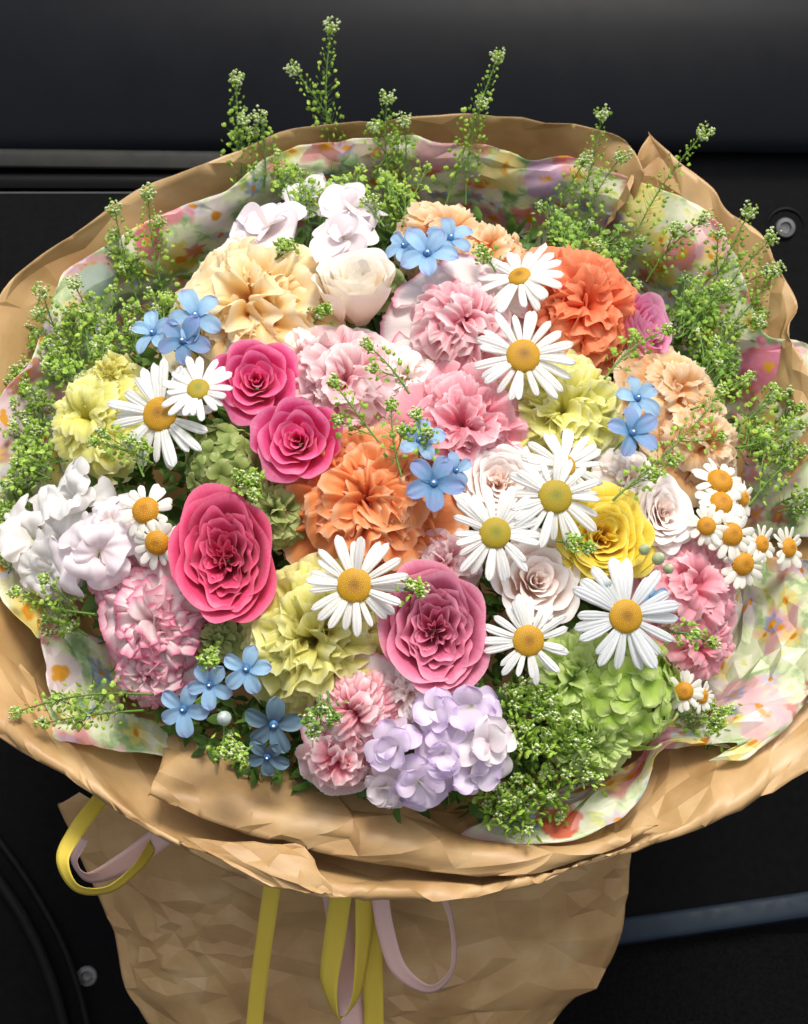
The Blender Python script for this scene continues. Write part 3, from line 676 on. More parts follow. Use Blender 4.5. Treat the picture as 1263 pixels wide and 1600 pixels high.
spink = mt('salmon pink carnation petal', [(0, '#f27a94'), (.6, '#fa9cae'), (.92, '#fcbac4'), (1, '#fedade')], transl=.35)
yellow = mt('lemon carnation petal', [(0, '#dcd038'), (.5, '#efe86c'), (.9, '#f7f494'), (1, '#fcfac4')], transl=.38)
ylgreen = mt('yellow green carnation petal', [(0, '#ccbc30'), (.5, '#e2d65a'), (.9, '#eee98a'), (1, '#f7f4b4')], transl=.35)
lime = mt('lime hydrangea petal', [(0, '#a2c840'), (.5, '#c0dc62'), (1, '#dcec9c')], transl=.35)
lime2 = mt('mossy green petal', [(0, '#7c9440'), (.5, '#a0b45a'), (1, '#c4cf88')], transl=.35)
hot = mt('hot pink rose petal', [(0, '#d81c68'), (.5, '#f2388c'), (.85, '#f85c9e'), (1, '#fc96c0')], transl=.4, rough=.5)
deep = mt('crimson pink rose petal', [(0, '#b81446'), (.5, '#dc2a62'), (.85, '#e84678'), (1, '#f07498')], transl=.25, rough=.5)
rosep = mt('garden rose pink petal', [(0, '#bb2c5c'), (.5, '#d95a85'), (.85, '#e77da0'), (1, '#f2a7bd')], transl=.28, rough=.5)
creamr = mt('ivory rose petal', [(0, '#f6d8b0'), (.5, '#fdf0dc'), (1, '#fffaf0')], transl=.12, rough=.55, vein=.15)
blush = mt('blush rose petal', [(0, '#fac8ac'), (.5, '#feeade'), (1, '#fff8f4')], transl=.2, rough=.55, vein=.15)
yell = mt('golden yellow rose petal', [(0, '#e8ac14'), (.5, '#f6d024'), (.9, '#fae248'), (1, '#fcec78')], transl=.32, rough=.5)
bpink = mt('orchid pink petal', [(0, '#d23c84'), (.4, '#ea6fa8'), (.8, '#f2a0c6'), (1, '#f6bcd6')], transl=.35)
whitest = mt('white stock petal', [(0, '#dfe4c0'), (.25, '#f2eeea'), (1, '#f8f5f2')], transl=.28, vein=.3, rough=.65)
lilac = mt('pale lilac stock petal', [(0, '#c7d09c'), (.18, '#e8dae8'), (.7, '#ebdcf0'), (1, '#dac2e8')], transl=.28, vein=.15)
mauve = mt('mauve white stock petal', [(0, '#e3dcc8'), (.3, '#f2e6e8'), (1, '#f6ecf0')], transl=.28, vein=.15)
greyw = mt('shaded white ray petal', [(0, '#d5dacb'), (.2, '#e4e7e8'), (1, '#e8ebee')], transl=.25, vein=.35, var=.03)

#@FLOWERS
# ---- carnations
carnation(388, 466, 126, cream, 'large creamy peach carnation beside the ivory rose at upper left', lift=10, n=56, seed=2, t=(-.05, .15), guard=7, gscale=1.15)
carnation(688, 358, 74, peach, 'small peach carnation behind the upper blue star flowers', kind='toothed', lift=-20, n=34, t=(0, .3))
carnation(765, 385, 62, peach, 'peach carnation between the small peach one and the orange carnation', kind='toothed', lift=-25, n=30, t=(.1, .2))
carnation(915, 468, 99, orange, 'bright orange carnation at upper right with thin papery petals', lift=15, n=58, seed=3, t=(.1, .05), guard=6, gscale=1.15)
carnation(722, 500, 82, picopink, 'pink carnation with wide white petals round it, above the centre', kind='tight', lift=20, n=44, guard=7, gmat=guardp, gscale=1.42, seed=4)
carnation(536, 594, 92, lpink, 'pale pink carnation in the middle between the hot pink roses and the centre', lift=0, n=48, guard=5, gscale=1.15, seed=5)
carnation(728, 662, 90, spink, 'salmon pink carnation at the very centre of the bouquet', lift=8, n=50, seed=6, guard=7, gscale=1.28)
carnation(886, 640, 94, yellow, 'lemon yellow carnation right of centre below a daisy', lift=0, n=52, seed=7, kind='soft', guard=6, gscale=1.2)
carnation(1062, 610, 76, peach, 'toothed peach carnation below the orchid pink flower at right', kind='toothed', lift=5, n=46, seed=8, t=(.15, .1), guard=6, gscale=1.2)
carnation(1104, 690, 70, peach, 'toothed peach carnation at far right above the small feverfew daisies', kind='toothed', lift=15, n=42, seed=9, t=(.2, 0), guard=6, gscale=1.25)
carnation(574, 782, 114, orange2, 'deeply frilled apricot orange carnation just left of the centre', kind='tight', lift=15, n=62, seed=10, t=(-.05, .05), guard=7, gscale=1.22)
carnation(488, 1000, 112, ylgreen, 'yellow green carnation low in the bouquet under a daisy', kind='soft', lift=10, n=56, seed=11, guard=6, gscale=1.15)
carnation(236, 975, 86, picotee, 'white carnation with rose pink edges at lower left', kind='soft', lift=25, n=34, guard=4, gmat=picotee, gscale=1.15, seed=12)
carnation(225, 1062, 58, picotee, 'smaller rose edged white carnation beneath the larger one at lower left', kind='soft', lift=10, n=24, seed=13, t=(-.1, -.3))
carnation(1092, 925, 84, spink, 'pink carnation at right under the small feverfew daisies', kind='toothed', lift=10, n=44, seed=14, t=(.1, 0), guard=6, gscale=1.25)
carnation(1100, 1012, 66, spink, 'lower pink carnation at right with a cress sprig across it', kind='toothed', lift=0, n=34, seed=15, t=(.1, -.15))
carnation(556, 1120, 70, picopink, 'pink carnation with pale rims beside the lilac stock at the bottom', kind='tight', lift=15, n=38, guard=5, gmat=guardp, gscale=1.3, seed=16, t=(-.1, -.1))
carnation(528, 1195, 52, picopink, 'half hidden pink carnation at the bottom edge of the bouquet', kind='soft', lift=5, n=26, guard=4, gmat=lpink, gscale=1.3, seed=17, t=(-.1, -.3))
carnation(135, 655, 82, yellow, 'lemon yellow carnation at the left edge behind a daisy', kind='toothed', lift=5, n=42, seed=18, t=(-.15, 0), guard=6, gscale=1.2)
carnation(168, 585, 40, ylgreen, 'small pale yellow carnation above the left daisy', kind='soft', lift=0, n=20, seed=19, t=(-.1, .2))
hydrangea(345, 722, 72, lime2, 'pale green hydrangea between the left daisy and the crimson pink rose', lift=-5, n=34, seed=20)
carnation(430, 795, 54, lime2, 'mossy green carnation left of the apricot orange one', kind='soft', lift=-25, n=28, seed=21)
hydrangea(985, 1098, 106, lime, 'large lime green hydrangea at lower right beside the bottom right paper', lift=5, t=(.05, -.1), n=46, seed=22)
carnation(900, 1060, 66, lime, 'lime green bloom under the lower right daisies', kind='soft', lift=-10, n=34, seed=23)
carnation(930, 1160, 70, lime, 'lowest lime green bloom beside the bottom cress sprigs', kind='soft', lift=5, n=36, seed=24, t=(0, -.2))
carnation(632, 585, 44, blush, 'small blush carnation in the gap between the pale pink and salmon pink carnations', kind='soft', lift=-25, n=22, guard=5, seed=31)
carnation(470, 548, 42, blush, 'small blush carnation showing its back petals right of the upper hot pink rose', kind='soft', lift=-25, n=18, guard=5, gscale=1.3, seed=32)
carnation(700, 880, 46, lpink, 'pale pink carnation just above the pink garden rose', kind='soft', lift=-15, n=20, guard=4, seed=33)
carnation(985, 745, 40, blush, 'small blush carnation above the golden yellow rose', kind='soft', lift=-15, n=18, guard=5, seed=34)
carnation(640, 1085, 50, blush, 'blush carnation under the pink garden rose', kind='soft', lift=-5, n=20, guard=5, gscale=1.3, seed=35)
carnation(180, 905, 46, picotee, 'rose edged carnation under the large white stock', kind='soft', lift=-5, n=20, guard=4, seed=36)
carnation(890, 880, 40, blush, 'small blush carnation left of the golden yellow rose', kind='soft', lift=-20, n=16, guard=5, seed=37)
carnation(330, 1000, 34, lime2, 'small pale green carnation above the lower left blue flowers', kind='soft', lift=-25, n=16, guard=4, seed=38)
carnation(600, 440, 30, lime2, 'small green carnation behind the ivory rose', kind='soft', lift=-40, n=14, guard=4, seed=39)
# ---- roses
rose(400, 592, 68, hot, 'hot pink rose behind the small left daisy', lift=15, t=(.15, -.1), seed=1)
rose(463, 686, 68, hot, 'hot pink rose nearest the centre', lift=35, t=(0, -.1), seed=2, stretch=(1, 1.0))
rose(349, 870, 100, deep, 'large crimson pink rose at the left', kind='garden', lift=30, t=(.05, 0), seed=3, stretch=(.92, 1.2))
rose(680, 985, 100, rosep, 'full pink garden rose low in the centre', kind='garden', lift=25, t=(-.02, 0), seed=4, stretch=(.95, 1.14))
rose(556, 425, 68, creamr, 'ivory rose seen from its side at the top', kind='tall', lift=35, t=(0, .95), seed=5, b=.2)
rose(945, 838, 82, yell, 'golden yellow rose at right', kind='flat', lift=10, t=(-.05, .0), seed=6)
rose(1040, 800, 56, blush, 'small blush white rose beside the feverfew daisies', kind='flat', lift=15, t=(-.05, 0), seed=7, stretch=(.85, 1.15))
rose(842, 905, 72, blush, 'blush rose half under the lower right daisies', kind='rose', lift=-10, t=(.05, .1), seed=8)
rose(782, 752, 72, blush, 'blush rose half under the centre right daisy', kind='flat', lift=-20, seed=9)
rose(1018, 508, 52, bpink, 'orchid pink flower tucked beside the orange carnation', kind='tall', lift=-5, t=(.3, .05), seed=10, stretch=(.85, 1.25))
# ---- daisies
daisy(250, 647, 88, 28, 'large daisy at the left on the lemon carnation', lift=55, t=(-.05, 0), n=22)
daisy(310, 608, 60, 18, 'small daisy overlapping the large left one', lift=75, disc=M_disc_g, t=(.1, .25), n=18)
daisy(818, 556, 84, 27, 'daisy between the white rimmed pink carnation and the orange carnation', lift=60, n=22)
daisy(812, 432, 74, 18, 'topmost daisy seen from the side, against the orange carnation', lift=50, t=(-.45, .45), n=20)
daisy(882, 728, 68, 18, 'daisy tucked behind the one with the darkest centre', lift=45, t=(0, .1), n=20, disc=M_disc)
daisy(868, 776, 84, 27, 'daisy with the dull dark centre at right of centre', lift=65, n=22, disc=M_disc_g)
daisy(774, 833, 78, 25, 'daisy with greenish centre right of the apricot carnation', lift=50, n=22, disc=M_disc_g)
daisy(554, 915, 84, 28, 'daisy lying across the apricot orange and yellow green carnations', lift=60, n=22)
daisy(826, 1001, 72, 25, 'daisy right of the pink garden rose', lift=40, n=21)
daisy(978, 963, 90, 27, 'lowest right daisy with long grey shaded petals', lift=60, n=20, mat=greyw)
# ---- feverfew
for (x, y, r, dr, lb, tt, lf) in [
    (228, 798, 48, 22, 'feverfew beside the deep pink rose, upper one of two', (0, .1), 50),
    (246, 848, 46, 20, 'feverfew beside the deep pink rose, lower one of two', (0, -.3), 35),
    (1125, 752, 46, 21, 'topmost feverfew of the right hand cluster', (0, .5), 45),
    (1127, 786, 42, 19, 'feverfew directly under the topmost of the right hand cluster', (0, .3), 50),
    (1143, 835, 44, 19, 'feverfew in the middle of the right hand cluster', (0, 0), 60),
    (1161, 881, 42, 19, 'lowest feverfew of the right hand cluster', (0, -.1), 60),
    (1232, 856, 38, 16, 'feverfew furthest right near the printed paper', (.2, 0), 50),
    (1190, 850, 34, 14, 'feverfew half hidden between the lowest and the furthest right one', (.2, .1), 42),
    (1104, 822, 36, 15, 'feverfew half hidden left of the middle of the right hand cluster', (-.3, 0), 44),
    (1160, 778, 34, 14, 'feverfew turned away at the right of the cluster', (.6, .1), 38),
    (1069, 1080, 34, 15, 'feverfew leaning left above the bottom right paper', (-.4, .1), 35),
    (1097, 1088, 28, 12, 'tiny feverfew beside the leaning one above the bottom right paper', (.3, .1), 45)]:
    daisy(x, y, r, dr, lb, kind='fever', lift=lf, t=tt, n=14, disc=M_disc_o, cat='feverfew', name='feverfew')
# ---- blue stars
for (x, y, r, lb, tt, lf, mk) in [
    (668, 396, 46, 'blue star flower at the top with its face turned forward', (0, .05), 55, 'blue'),
    (704, 372, 38, 'blue star flower behind the forward facing top one', (.2, .35), 40, 'blue'),
    (632, 384, 34, 'pale blue star flower left of the top pair', (-.4, .1), 35, 'blue'),
    (306, 494, 46, 'blue star flower on the cream carnation', (.1, .2), 60, 'blue'),
    (286, 532, 42, 'blue star flower just under the one on the cream carnation', (0, -.05), 50, 'bluedeep'),
    (240, 520, 38, 'pale blue star flower at the left of the upper left three', (-.2, .1), 45, 'blue'),
    (996, 622, 40, 'upper of the two blue star flowers near the lemon carnation', (.1, .2), 50, 'blue'),
    (988, 676, 44, 'lower of the two blue star flowers near the lemon carnation', (.1, .15), 55, 'bluedeep'),
    (656, 688, 40, 'blue star flower at the centre crossed by a cress sprig', (0, .3), 45, 'blue'),
    (678, 755, 46, 'cupped blue star flower on the apricot carnation', (-.05, .1), 55, 'bluedeep'),
    (712, 735, 30, 'small pale blue star flower right of the cupped one', (.5, .1), 45, 'blue'),
    (385, 1045, 41, 'highest of the lower left blue star flowers', (.05, 0), 50, 'blue'),
    (328, 1070, 38, 'middle one of the lower left blue star flowers', (0, 0), 45, 'blue'),
    (287, 1108, 42, 'lowest bright one of the lower left blue star flowers', (-.05, -.05), 50, 'blue'),
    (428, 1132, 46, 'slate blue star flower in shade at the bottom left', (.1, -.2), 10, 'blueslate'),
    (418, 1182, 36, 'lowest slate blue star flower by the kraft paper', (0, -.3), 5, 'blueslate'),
    (1018, 935, 30, 'blue star flower mostly hidden behind the lowest right daisy', (.2, .1), 30, 'blue')]:
    blue(x, y, r, lb, lift=lf, t=tt, mat=M_[mk])
# ---- stocks
for (x, y, r, mk, lb, tt, lf, kd) in [
    (486, 300, 54, whitest, 'round white stock flower at the top', (0, .2), 25, 'stock'),
    (550, 318, 50, mauve, 'mauve white stock flower right of the round white one', (.2, .2), 20, 'stock'),
    (412, 350, 62, mauve, 'mauve white stock flower above the cream carnation', (-.35, .3), 15, 'stock'),
    (536, 368, 46, mauve, 'white stock flower resting on the ivory rose', (.05, .1), 45, 'stock'),
    (372, 382, 34, blush, 'cream stock flower behind the cream carnation', (-.2, .3), -15, 'stock'),
    (112, 775, 74, whitest, 'upper flower of the large white stock at the left edge', (-.1, .3), 35, 'sweet'),
    (46, 838, 76, whitest, 'leftmost flower of the large white stock', (-.1, .1), 55, 'sweet'),
    (146, 865, 70, mauve, 'middle flower of the large white stock at the left edge', (.1, -.1), 45, 'sweet'),
    (70, 902, 66, whitest, 'lowest flower of the large white stock', (-.1, -.3), 45, 'sweet'),
    (175, 812, 42, mauve, 'stock flower half hidden behind the left pair of feverfew', (.3, .1), 20, 'sweet'),
    (735, 1110, 50, lilac, 'highest flower of the lilac stock', (0, .1), 40, 'stock'),
    (680, 1112, 40, lilac, 'left upper flower of the lilac stock', (-.3, .1), 35, 'stock'),
    (765, 1165, 46, mauve, 'right hand flower of the lilac stock with a white middle', (.2, 0), 50, 'stock'),
    (742, 1210, 42, lilac, 'lower right flower of the lilac stock', (.1, -.2), 45, 'stock'),
    (655, 1225, 48, lilac, 'lower left flower of the lilac stock', (-.1, -.2), 40, 'stock'),
    (690, 1175, 40, lilac, 'inner flower of the lilac stock', (-.1, 0), 45, 'stock'),
    (612, 1165, 42, lilac, 'lilac stock flower turned edge on toward the pink carnation', (-.6, .3), 40, 'stock'),
    (600, 1235, 36, mauve, 'mauve stock flower half under the lilac ones at the bottom', (-.2, -.3), 15, 'stock')]:
    stock(x, y, r, mk, lb, lift=lf, t=tt, kind=kd, n=9 if kd == 'stock' else 9)
# ---- small buds
BUD = lathe([(.05, -.9), (.5, -.6), (.62, -.2), (.55, .2), (.3, .6), (.05, .75)], name='bud')
M_bud = plain_mat('pale green bud', '#9fae7c', '#cdd4b0', 300, .6, .2); M_budb = plain_mat('grey white bud', '#a9b7b4', '#d4dcd6', 300, .6, .2)
for k, (x, y, r, mm, lb) in enumerate([(350, 1122, 17, M_budb, 'grey white bud between the lower left blue flowers'), (1030, 872, 15, M_bud, 'yellow green bud beside the blush rose'),
        (1008, 858, 13, M_bud, 'small green bud above the lowest right daisy'), (948, 912, 14, M_budb, 'fuzzy bud left of the lowest right daisy'), (1046, 888, 12, M_bud, 'green bud nearest the pink carnation at right')]):
    p, nn, d = on_dome(x, y, 55); e = root('flower_bud', p, facing(nn, .1, .3), 0, r, lb, 'bud', 'buds in the bouquet')
    child('bud', BUD, mm, e); child('stem', STEM_S, M_stem, e)

# ------------------------------------------------------------------ cress sprigs
def merge(parts):
    V, F = [], []
    for v, f in parts:
        o = len(V); V += v; F += [tuple(i + o for i in q) for q in f]
    return V, F
def tube(pts, r0, r1, seg=5):
    V = []; n = len(pts)
    for i, c in enumerate(pts):
        t = (pts[min(n-1, i+1)] - pts[max(0, i-1)]).normalized(); a = t.orthogonal().normalized(); b = t.cross(a); r = r0 + (r1 - r0) * i / max(1, n-1)
        for k in range(seg): V.append(c + a * r * math.cos(6.2832*k/seg) + b * r * math.sin(6.2832*k/seg))
    return V, grid_faces(seg, n, True)
def pod(c, d, s, rnd):
    d = d.normalized(); a = d.orthogonal().normalized(); a.rotate(Matrix.Rotation(rnd.uniform(0, 6.28), 3, d)); b = d.cross(a)
    out = [(0, 0), (.55, .35), (.62, .9), (.25, 1.15), (0, 1.0), (-.25, 1.15), (-.62, .9), (-.55, .35)]
    V = [c + a * x * s + d * y * s for x, y in out] + [c + d * .6 * s + b * .26 * s, c + d * .6 * s - b * .26 * s]
    F = [(k, (k+1) % 8, 8) for k in range(8)] + [((k+1) % 8, k, 9) for k in range(8)]
    return V, F
def blob(c, s, rnd):
    V = [c + Vector(q) * s for q in ((1,0,0),(-1,0,0),(0,1,0),(0,-1,0),(0,0,1),(0,0,-1))]
    return V, [(0,2,4),(2,1,4),(1,3,4),(3,0,4),(2,0,5),(1,2,5),(3,1,5),(0,3,5)]
def raceme(path, rnd, podsize=6.2, start=.12, gap=2.8, head=11.0, stem=2.0, thin=1.0, ped=1.0, tuft=54):
    """one flowering stem: pods on stalks spiralling up, a tuft of buds and florets on top"""
    Ls = sum((path[i+1]-path[i]).length for i in range(len(path)-1)); n = int(Ls * (1 - start) / gap * thin)
    st = [tube(path, stem, stem * .45)]; pods = []; flo = []
    for i in range(n):
        s = start + (1 - start) * (i + .5) / n; q = s * (len(path) - 1); k = min(len(path) - 2, int(q)); c = path[k].lerp(path[k+1], q - k)
        t = (path[k+1] - path[k]).normalized(); a = t.orthogonal().normalized(); a.rotate(Matrix.Rotation(i * 2.4 + rnd.uniform(-.4, .4), 3, t))
        g = 1 - s; ln = (6 + 13 * min(1, g * 2.2) * ped) * rnd.uniform(.8, 1.2)
        d = (a * 1.0 + t * (.35 + .8 * s)).normalized(); e = c + d * ln
        st.append(([c + a.cross(t) * .8, c - a.cross(t) * .8, c + t * 1.1, e], [(0, 1, 3), (1, 2, 3), (2, 0, 3)]))
        pods.append(pod(e, d + t * .5, podsize * (.55 + .6 * min(1, g * 2.2)) * rnd.uniform(.8, 1.2), rnd))
    c = path[-1]; t = (path[-1] - path[-2]).normalized()
    for i in range(tuft):
        v = Vector((rnd.gauss(0, 1), rnd.gauss(0, 1), rnd.gauss(0, 1))).normalized(); v = v + t * .9
        q = c + v * head * rnd.uniform(.35, .85) - t * 4
        (flo if i % 5 > (1 if ped > 1 else 2) else pods).append(blob(q, rnd.uniform(1.7, 3.2), rnd))
        if i % 2: st.append(([c + v * 1.0, c - v.cross(t) * .5, c - t * 1.5, q], [(0, 1, 3), (1, 2, 3), (2, 0, 3)]))
    return st, pods, flo
nsprig = 0
def sprig(x0, y0, x1, y1, label, group=None, lift0=-10, lift1=30, plane=False, branches=2, seed=None, sc_=1.0, dark=False, head=14.0, thin=1.0, podsize=6.2, start=.12, ped=1.0, tuft=54):
    global nsprig; nsprig += 1; rnd = random.Random(seed or nsprig * 97)
    if plane:
        a = on_plane(x0, y0, -40); b = P(x1, y1, -a.z - 40)
    else:
        a = on_dome(x0, y0, lift0)[0]; b = on_dome(x1, y1, lift1)[0]
    ln = (b - a).length; side = (b - a).cross(Vector((0, 0, 1))).normalized(); bend = rnd.uniform(-.07, .07) * ln
    path = [a.lerp(b, i / 9) - a + side * bend * math.sin(math.pi * i / 9) for i in range(10)]
    st, pods, flo = raceme(path, rnd, head=head, thin=thin, podsize=podsize, start=start, ped=ped, tuft=tuft)
    for k in range(branches):
        q = rnd.uniform(.15, .6); i = int(q * 9); c = path[i]; d = (path[-1] - path[0]).normalized()
        o = Vector((rnd.uniform(-1, 1), rnd.uniform(-1, 1), rnd.uniform(-.3, .8))) ; o = (o - d * o.dot(d)).normalized()
        bl = ln * (1 - q) * rnd.uniform(.5, .85); bp = [c + (d * .85 * (j / 6) + o * .55 * (j / 6) ** .8) * bl for j in range(7)]
        s2, p2, f2 = raceme(bp, rnd, start=.3, stem=1.3, head=head * .85, thin=thin, podsize=podsize, ped=ped, tuft=tuft); st += s2; pods += p2; flo += f2
    e = bpy.data.objects.new('cress_sprig', None); COL.objects.link(e); e.empty_display_size = .01
    m = MC.to_3x3().to_4x4() @ Matrix.Diagonal((S, S, S, 1)); m.translation = Wm(a); e.matrix_basis = m
    tag(e, label, 'cress sprig', group)
    for nm, parts, mat, kind in (('stem', st, M_stem, None), ('seed_pods', pods, M_pod_d if dark else M_pod, 'stuff'), ('florets', flo, M_flo, 'stuff')):
        V, F = merge(parts); me = mesh_of(nm, V, F, smooth=nm == 'stem'); o = link(nm, me, e, mat)
        o['kind'] = 'stuff' if kind else 'part'
        if not kind: del o['kind']
    return e
TALL = [(520, 265, 517, 48, 'tallest cress sprig, standing up at the top left of centre', 0), (545, 250, 462, 112, 'cress sprig leaning left beside the tallest one', 0),
    (366, 300, 369, 130, 'cress sprig rising highest above the upper left paper edge', 0), (412, 300, 408, 188, 'shorter cress sprig beside the one above the upper left paper edge', 1), (386, 300, 380, 190, 'middle cress sprig of the three above the upper left paper edge', 1),
    (612, 305, 605, 158, 'cress sprig with a broad head just left of the top centre', 1), (625, 300, 632, 196, 'low cress sprig right beside the broad headed one', 1),
    (695, 325, 776, 94, 'tall cress sprig leaning right at the top right of centre', 0), (728, 320, 752, 166, 'shorter cress sprig in front of the tall right leaning one', 0),
    (885, 360, 940, 184, 'cress sprig standing over the upper right kraft paper', 0), (905, 385, 968, 248, 'cress sprig just below and right of the one over the upper right kraft paper', 0), (860, 370, 912, 255, 'cress sprig left of the pair at the upper right', 0),
    (970, 430, 1096, 212, 'long cress sprig reaching far over the right paper edge', 0), (1010, 440, 1098, 345, 'cress sprig below the long right one', 1),
    (1085, 500, 1168, 336, 'cress sprig near the right kraft corner, higher one', 1), (1095, 520, 1202, 376, 'cress sprig at the right kraft corner, lower one', 1), (1080, 560, 1208, 428, 'cress sprig leaning out over the bright right paper fold', 1),
    (262, 480, 232, 308, 'cress sprig in front of the pink printed flowers at upper left', 1), (215, 470, 180, 332, 'cress sprig at the upper left rim, left of the pink print', 1),
    (160, 560, 118, 446, 'cress sprig with round head on the left paper', 1), (110, 560, 68, 462, 'leftmost upright cress sprig', 1)]
for (x0, y0, x1, y1, lb, br) in TALL:
    sprig(x0, y0, x1, y1, lb, 'tall cress sprigs round the rim', plane=True, branches=br, thin=1.0 if br else .85, start=.05 if br else .15, head=19, ped=1.5, podsize=6.6, tuft=70)
INNER = [(592, 690, 524, 600, 'cress sprig over the pale pink carnation, pointing up left'), (640, 615, 578, 542, 'cress sprig across the gap between the two pink carnations above centre'), (628, 745, 612, 636, 'upright cress sprig at the centre beside the blue flower'),
    (660, 740, 652, 650, 'short cress sprig in front of the central blue flower'), (600, 925, 655, 922, 'cress tip poking out between the daisy and the garden rose'), (430, 405, 452, 386, 'small cress tuft above the cream carnation'),
    (775, 425, 752, 394, 'small cress tuft beside the upper pink carnation'), (490, 505, 508, 486, 'tiny cress tuft between cream carnation and ivory rose'), (945, 592, 1042, 516, 'cress sprig across the orchid pink flower'),
    (1000, 745, 1128, 612, 'long cress sprig across the right peach carnations'), (958, 782, 1048, 722, 'cress sprig above the golden yellow rose'), (1080, 640, 1172, 588, 'cress sprig reaching right from the peach carnation'),
    (870, 845, 916, 856, 'cress tuft on the golden yellow rose'), (1020, 985, 1112, 1004, 'cress sprig lying across the lower pink carnation'), (240, 725, 148, 690, 'cress sprig below the left daisy pointing left'),
    (225, 745, 205, 690, 'dense cress tuft under the left daisy'), (500, 1085, 492, 1140, 'dark green cress sprig hanging under the yellow green carnation'), (512, 1080, 520, 1118, 'short cress tuft under the yellow green carnation'),
    (340, 1010, 322, 1030, 'cress tuft above the lower left blue flowers'), (350, 1125, 346, 1172, 'pale cress tuft between blue flowers and kraft paper'), (395, 1165, 370, 1180, 'cress tuft left of the slate blue flowers'),
    (240, 1085, 28, 1112, 'long cress sprig lying out to the lower left over the paper'), (225, 1110, 70, 1130, 'cress sprig just under the long lower left one'), (150, 960, 24, 925, 'cress sprig reaching left above the white printed corner'),
    (1150, 700, 1250, 640, 'cress sprig running off to the right edge'), (1170, 790, 1255, 705, 'cress sprig rising beside the feverfew at the right edge'), (370, 735, 395, 770, 'cress tuft between green and deep pink blooms'),
    (410, 770, 378, 745, 'small cress tuft left of the mossy green carnation')]
for q, (x0, y0, x1, y1, lb) in enumerate(INNER):
    sprig(x0, y0, x1, y1, lb, 'cress sprigs among the flowers', lift0=35, lift1=60, branches=1 if math.hypot(x1-x0, y1-y0) > 50 else 2, head=13, thin=.9, dark=q in (16, 17))
def inside(x, y, poly):
    c = False; n = len(poly)
    for i in range(n):
        x1, y1 = poly[i]; x2, y2 = poly[i-1]
        if (y1 > y) != (y2 > y) and x < (x2 - x1) * (y - y1) / (y2 - y1) + x1: c = not c
    return c
FILL = [('green cress sprig in the crowd between left kraft paper and lemon carnation', [(50, 560), (110, 470), (190, 400), (290, 420), (250, 520), (150, 580), (90, 700), (50, 720)], 24, (-.5, .85), 58, False),
    ('green cress sprig in the crowd at the upper right behind the peach carnations', [(1060, 450), (1190, 400), (1205, 480), (1170, 570), (1110, 590), (1070, 540), (1040, 490)], 18, (.55, .8), 62, True),
    ('green cress sprig in the crowd along the right edge above the feverfew', [(1180, 640), (1262, 620), (1262, 800), (1190, 790), (1150, 700)], 10, (.6, .6), 52, True),
    ('bright green cress sprig in the crowd at the bottom right beside the lilac stock', [(800, 1070), (870, 1060), (900, 1130), (930, 1230), (880, 1280), (760, 1270), (800, 1190)], 20, (0, .3), 50, False),
    ('green cress sprig in the crowd above the bottom right printed paper', [(1060, 1090), (1130, 1085), (1160, 1150), (1090, 1160)], 9, (.2, .2), 40, False),
    ('green cress sprig in the crowd behind the white stock at the left', [(0, 760), (40, 740), (60, 800), (20, 900), (60, 960), (150, 940), (140, 990), (30, 960)], 13, (-.6, .4), 45, True),
    ('green cress sprig in the crowd behind the stock flowers at the top', [(330, 290), (600, 250), (640, 320), (600, 350), (440, 300), (340, 350)], 9, (0, 1), 55, False),
    ('green cress sprig in the crowd behind the orange carnation at the top right', [(840, 340), (960, 360), (1010, 440), (960, 430), (870, 390)], 7, (.4, .9), 55, True)]
FILL.insert(1, ('green cress sprig in the crowd along the left edge over the printed paper', [(20, 560), (80, 560), (90, 700), (60, 740), (10, 720)], 11, (-.5, .7), 54, False))
USED = set()
for lb, poly, n, (dx, dy), ln, dk in FILL:
    xs = [p[0] for p in poly]; ys = [p[1] for p in poly]; k = 0
    while k < n:
        x, y = R.uniform(min(xs), max(xs)), R.uniform(min(ys), max(ys))
        if not inside(x, y, poly): continue
        a = math.atan2(dy, dx) + R.uniform(-.7, .7); l = ln * R.uniform(.75, 1.3)
        own = None
        tx, ty = x + .5 * l * math.cos(a), y - .5 * l * math.sin(a)
        lean = 'leaning left ' if math.cos(a) < -.45 else 'leaning right ' if math.cos(a) > .45 else 'upright '
        for (fx, fy, fl) in sorted(FLW, key=lambda q: (q[0] - tx) ** 2 + (q[1] - ty) ** 2)[:9]:
            ang = math.degrees(math.atan2(fy - ty, tx - fx)) % 360
            dr = ['right of', 'above and right of', 'above', 'above and left of', 'left of', 'below and left of', 'below', 'below and right of'][int((ang + 22.5) // 45) % 8]
            for pre in ('', lean):
                c = pre + 'cress sprig ' + dr + ' the ' + fl
                if c not in USED and len(c.split()) <= 16: own = c; break
            if own: break
        own = own or lb; USED.add(own)
        sprig(x - .5 * l * math.cos(a), y + .5 * l * math.sin(a), tx, ty, own, lb.replace('green cress sprig in the crowd', 'cress sprigs').replace('bright ', ''), lift0=-25, lift1=15, branches=2, head=12, tuft=20, thin=.75, ped=1.15, podsize=9 if 'bright' in lb else 7, dark=dk and k % 2 == 0)
        k += 1
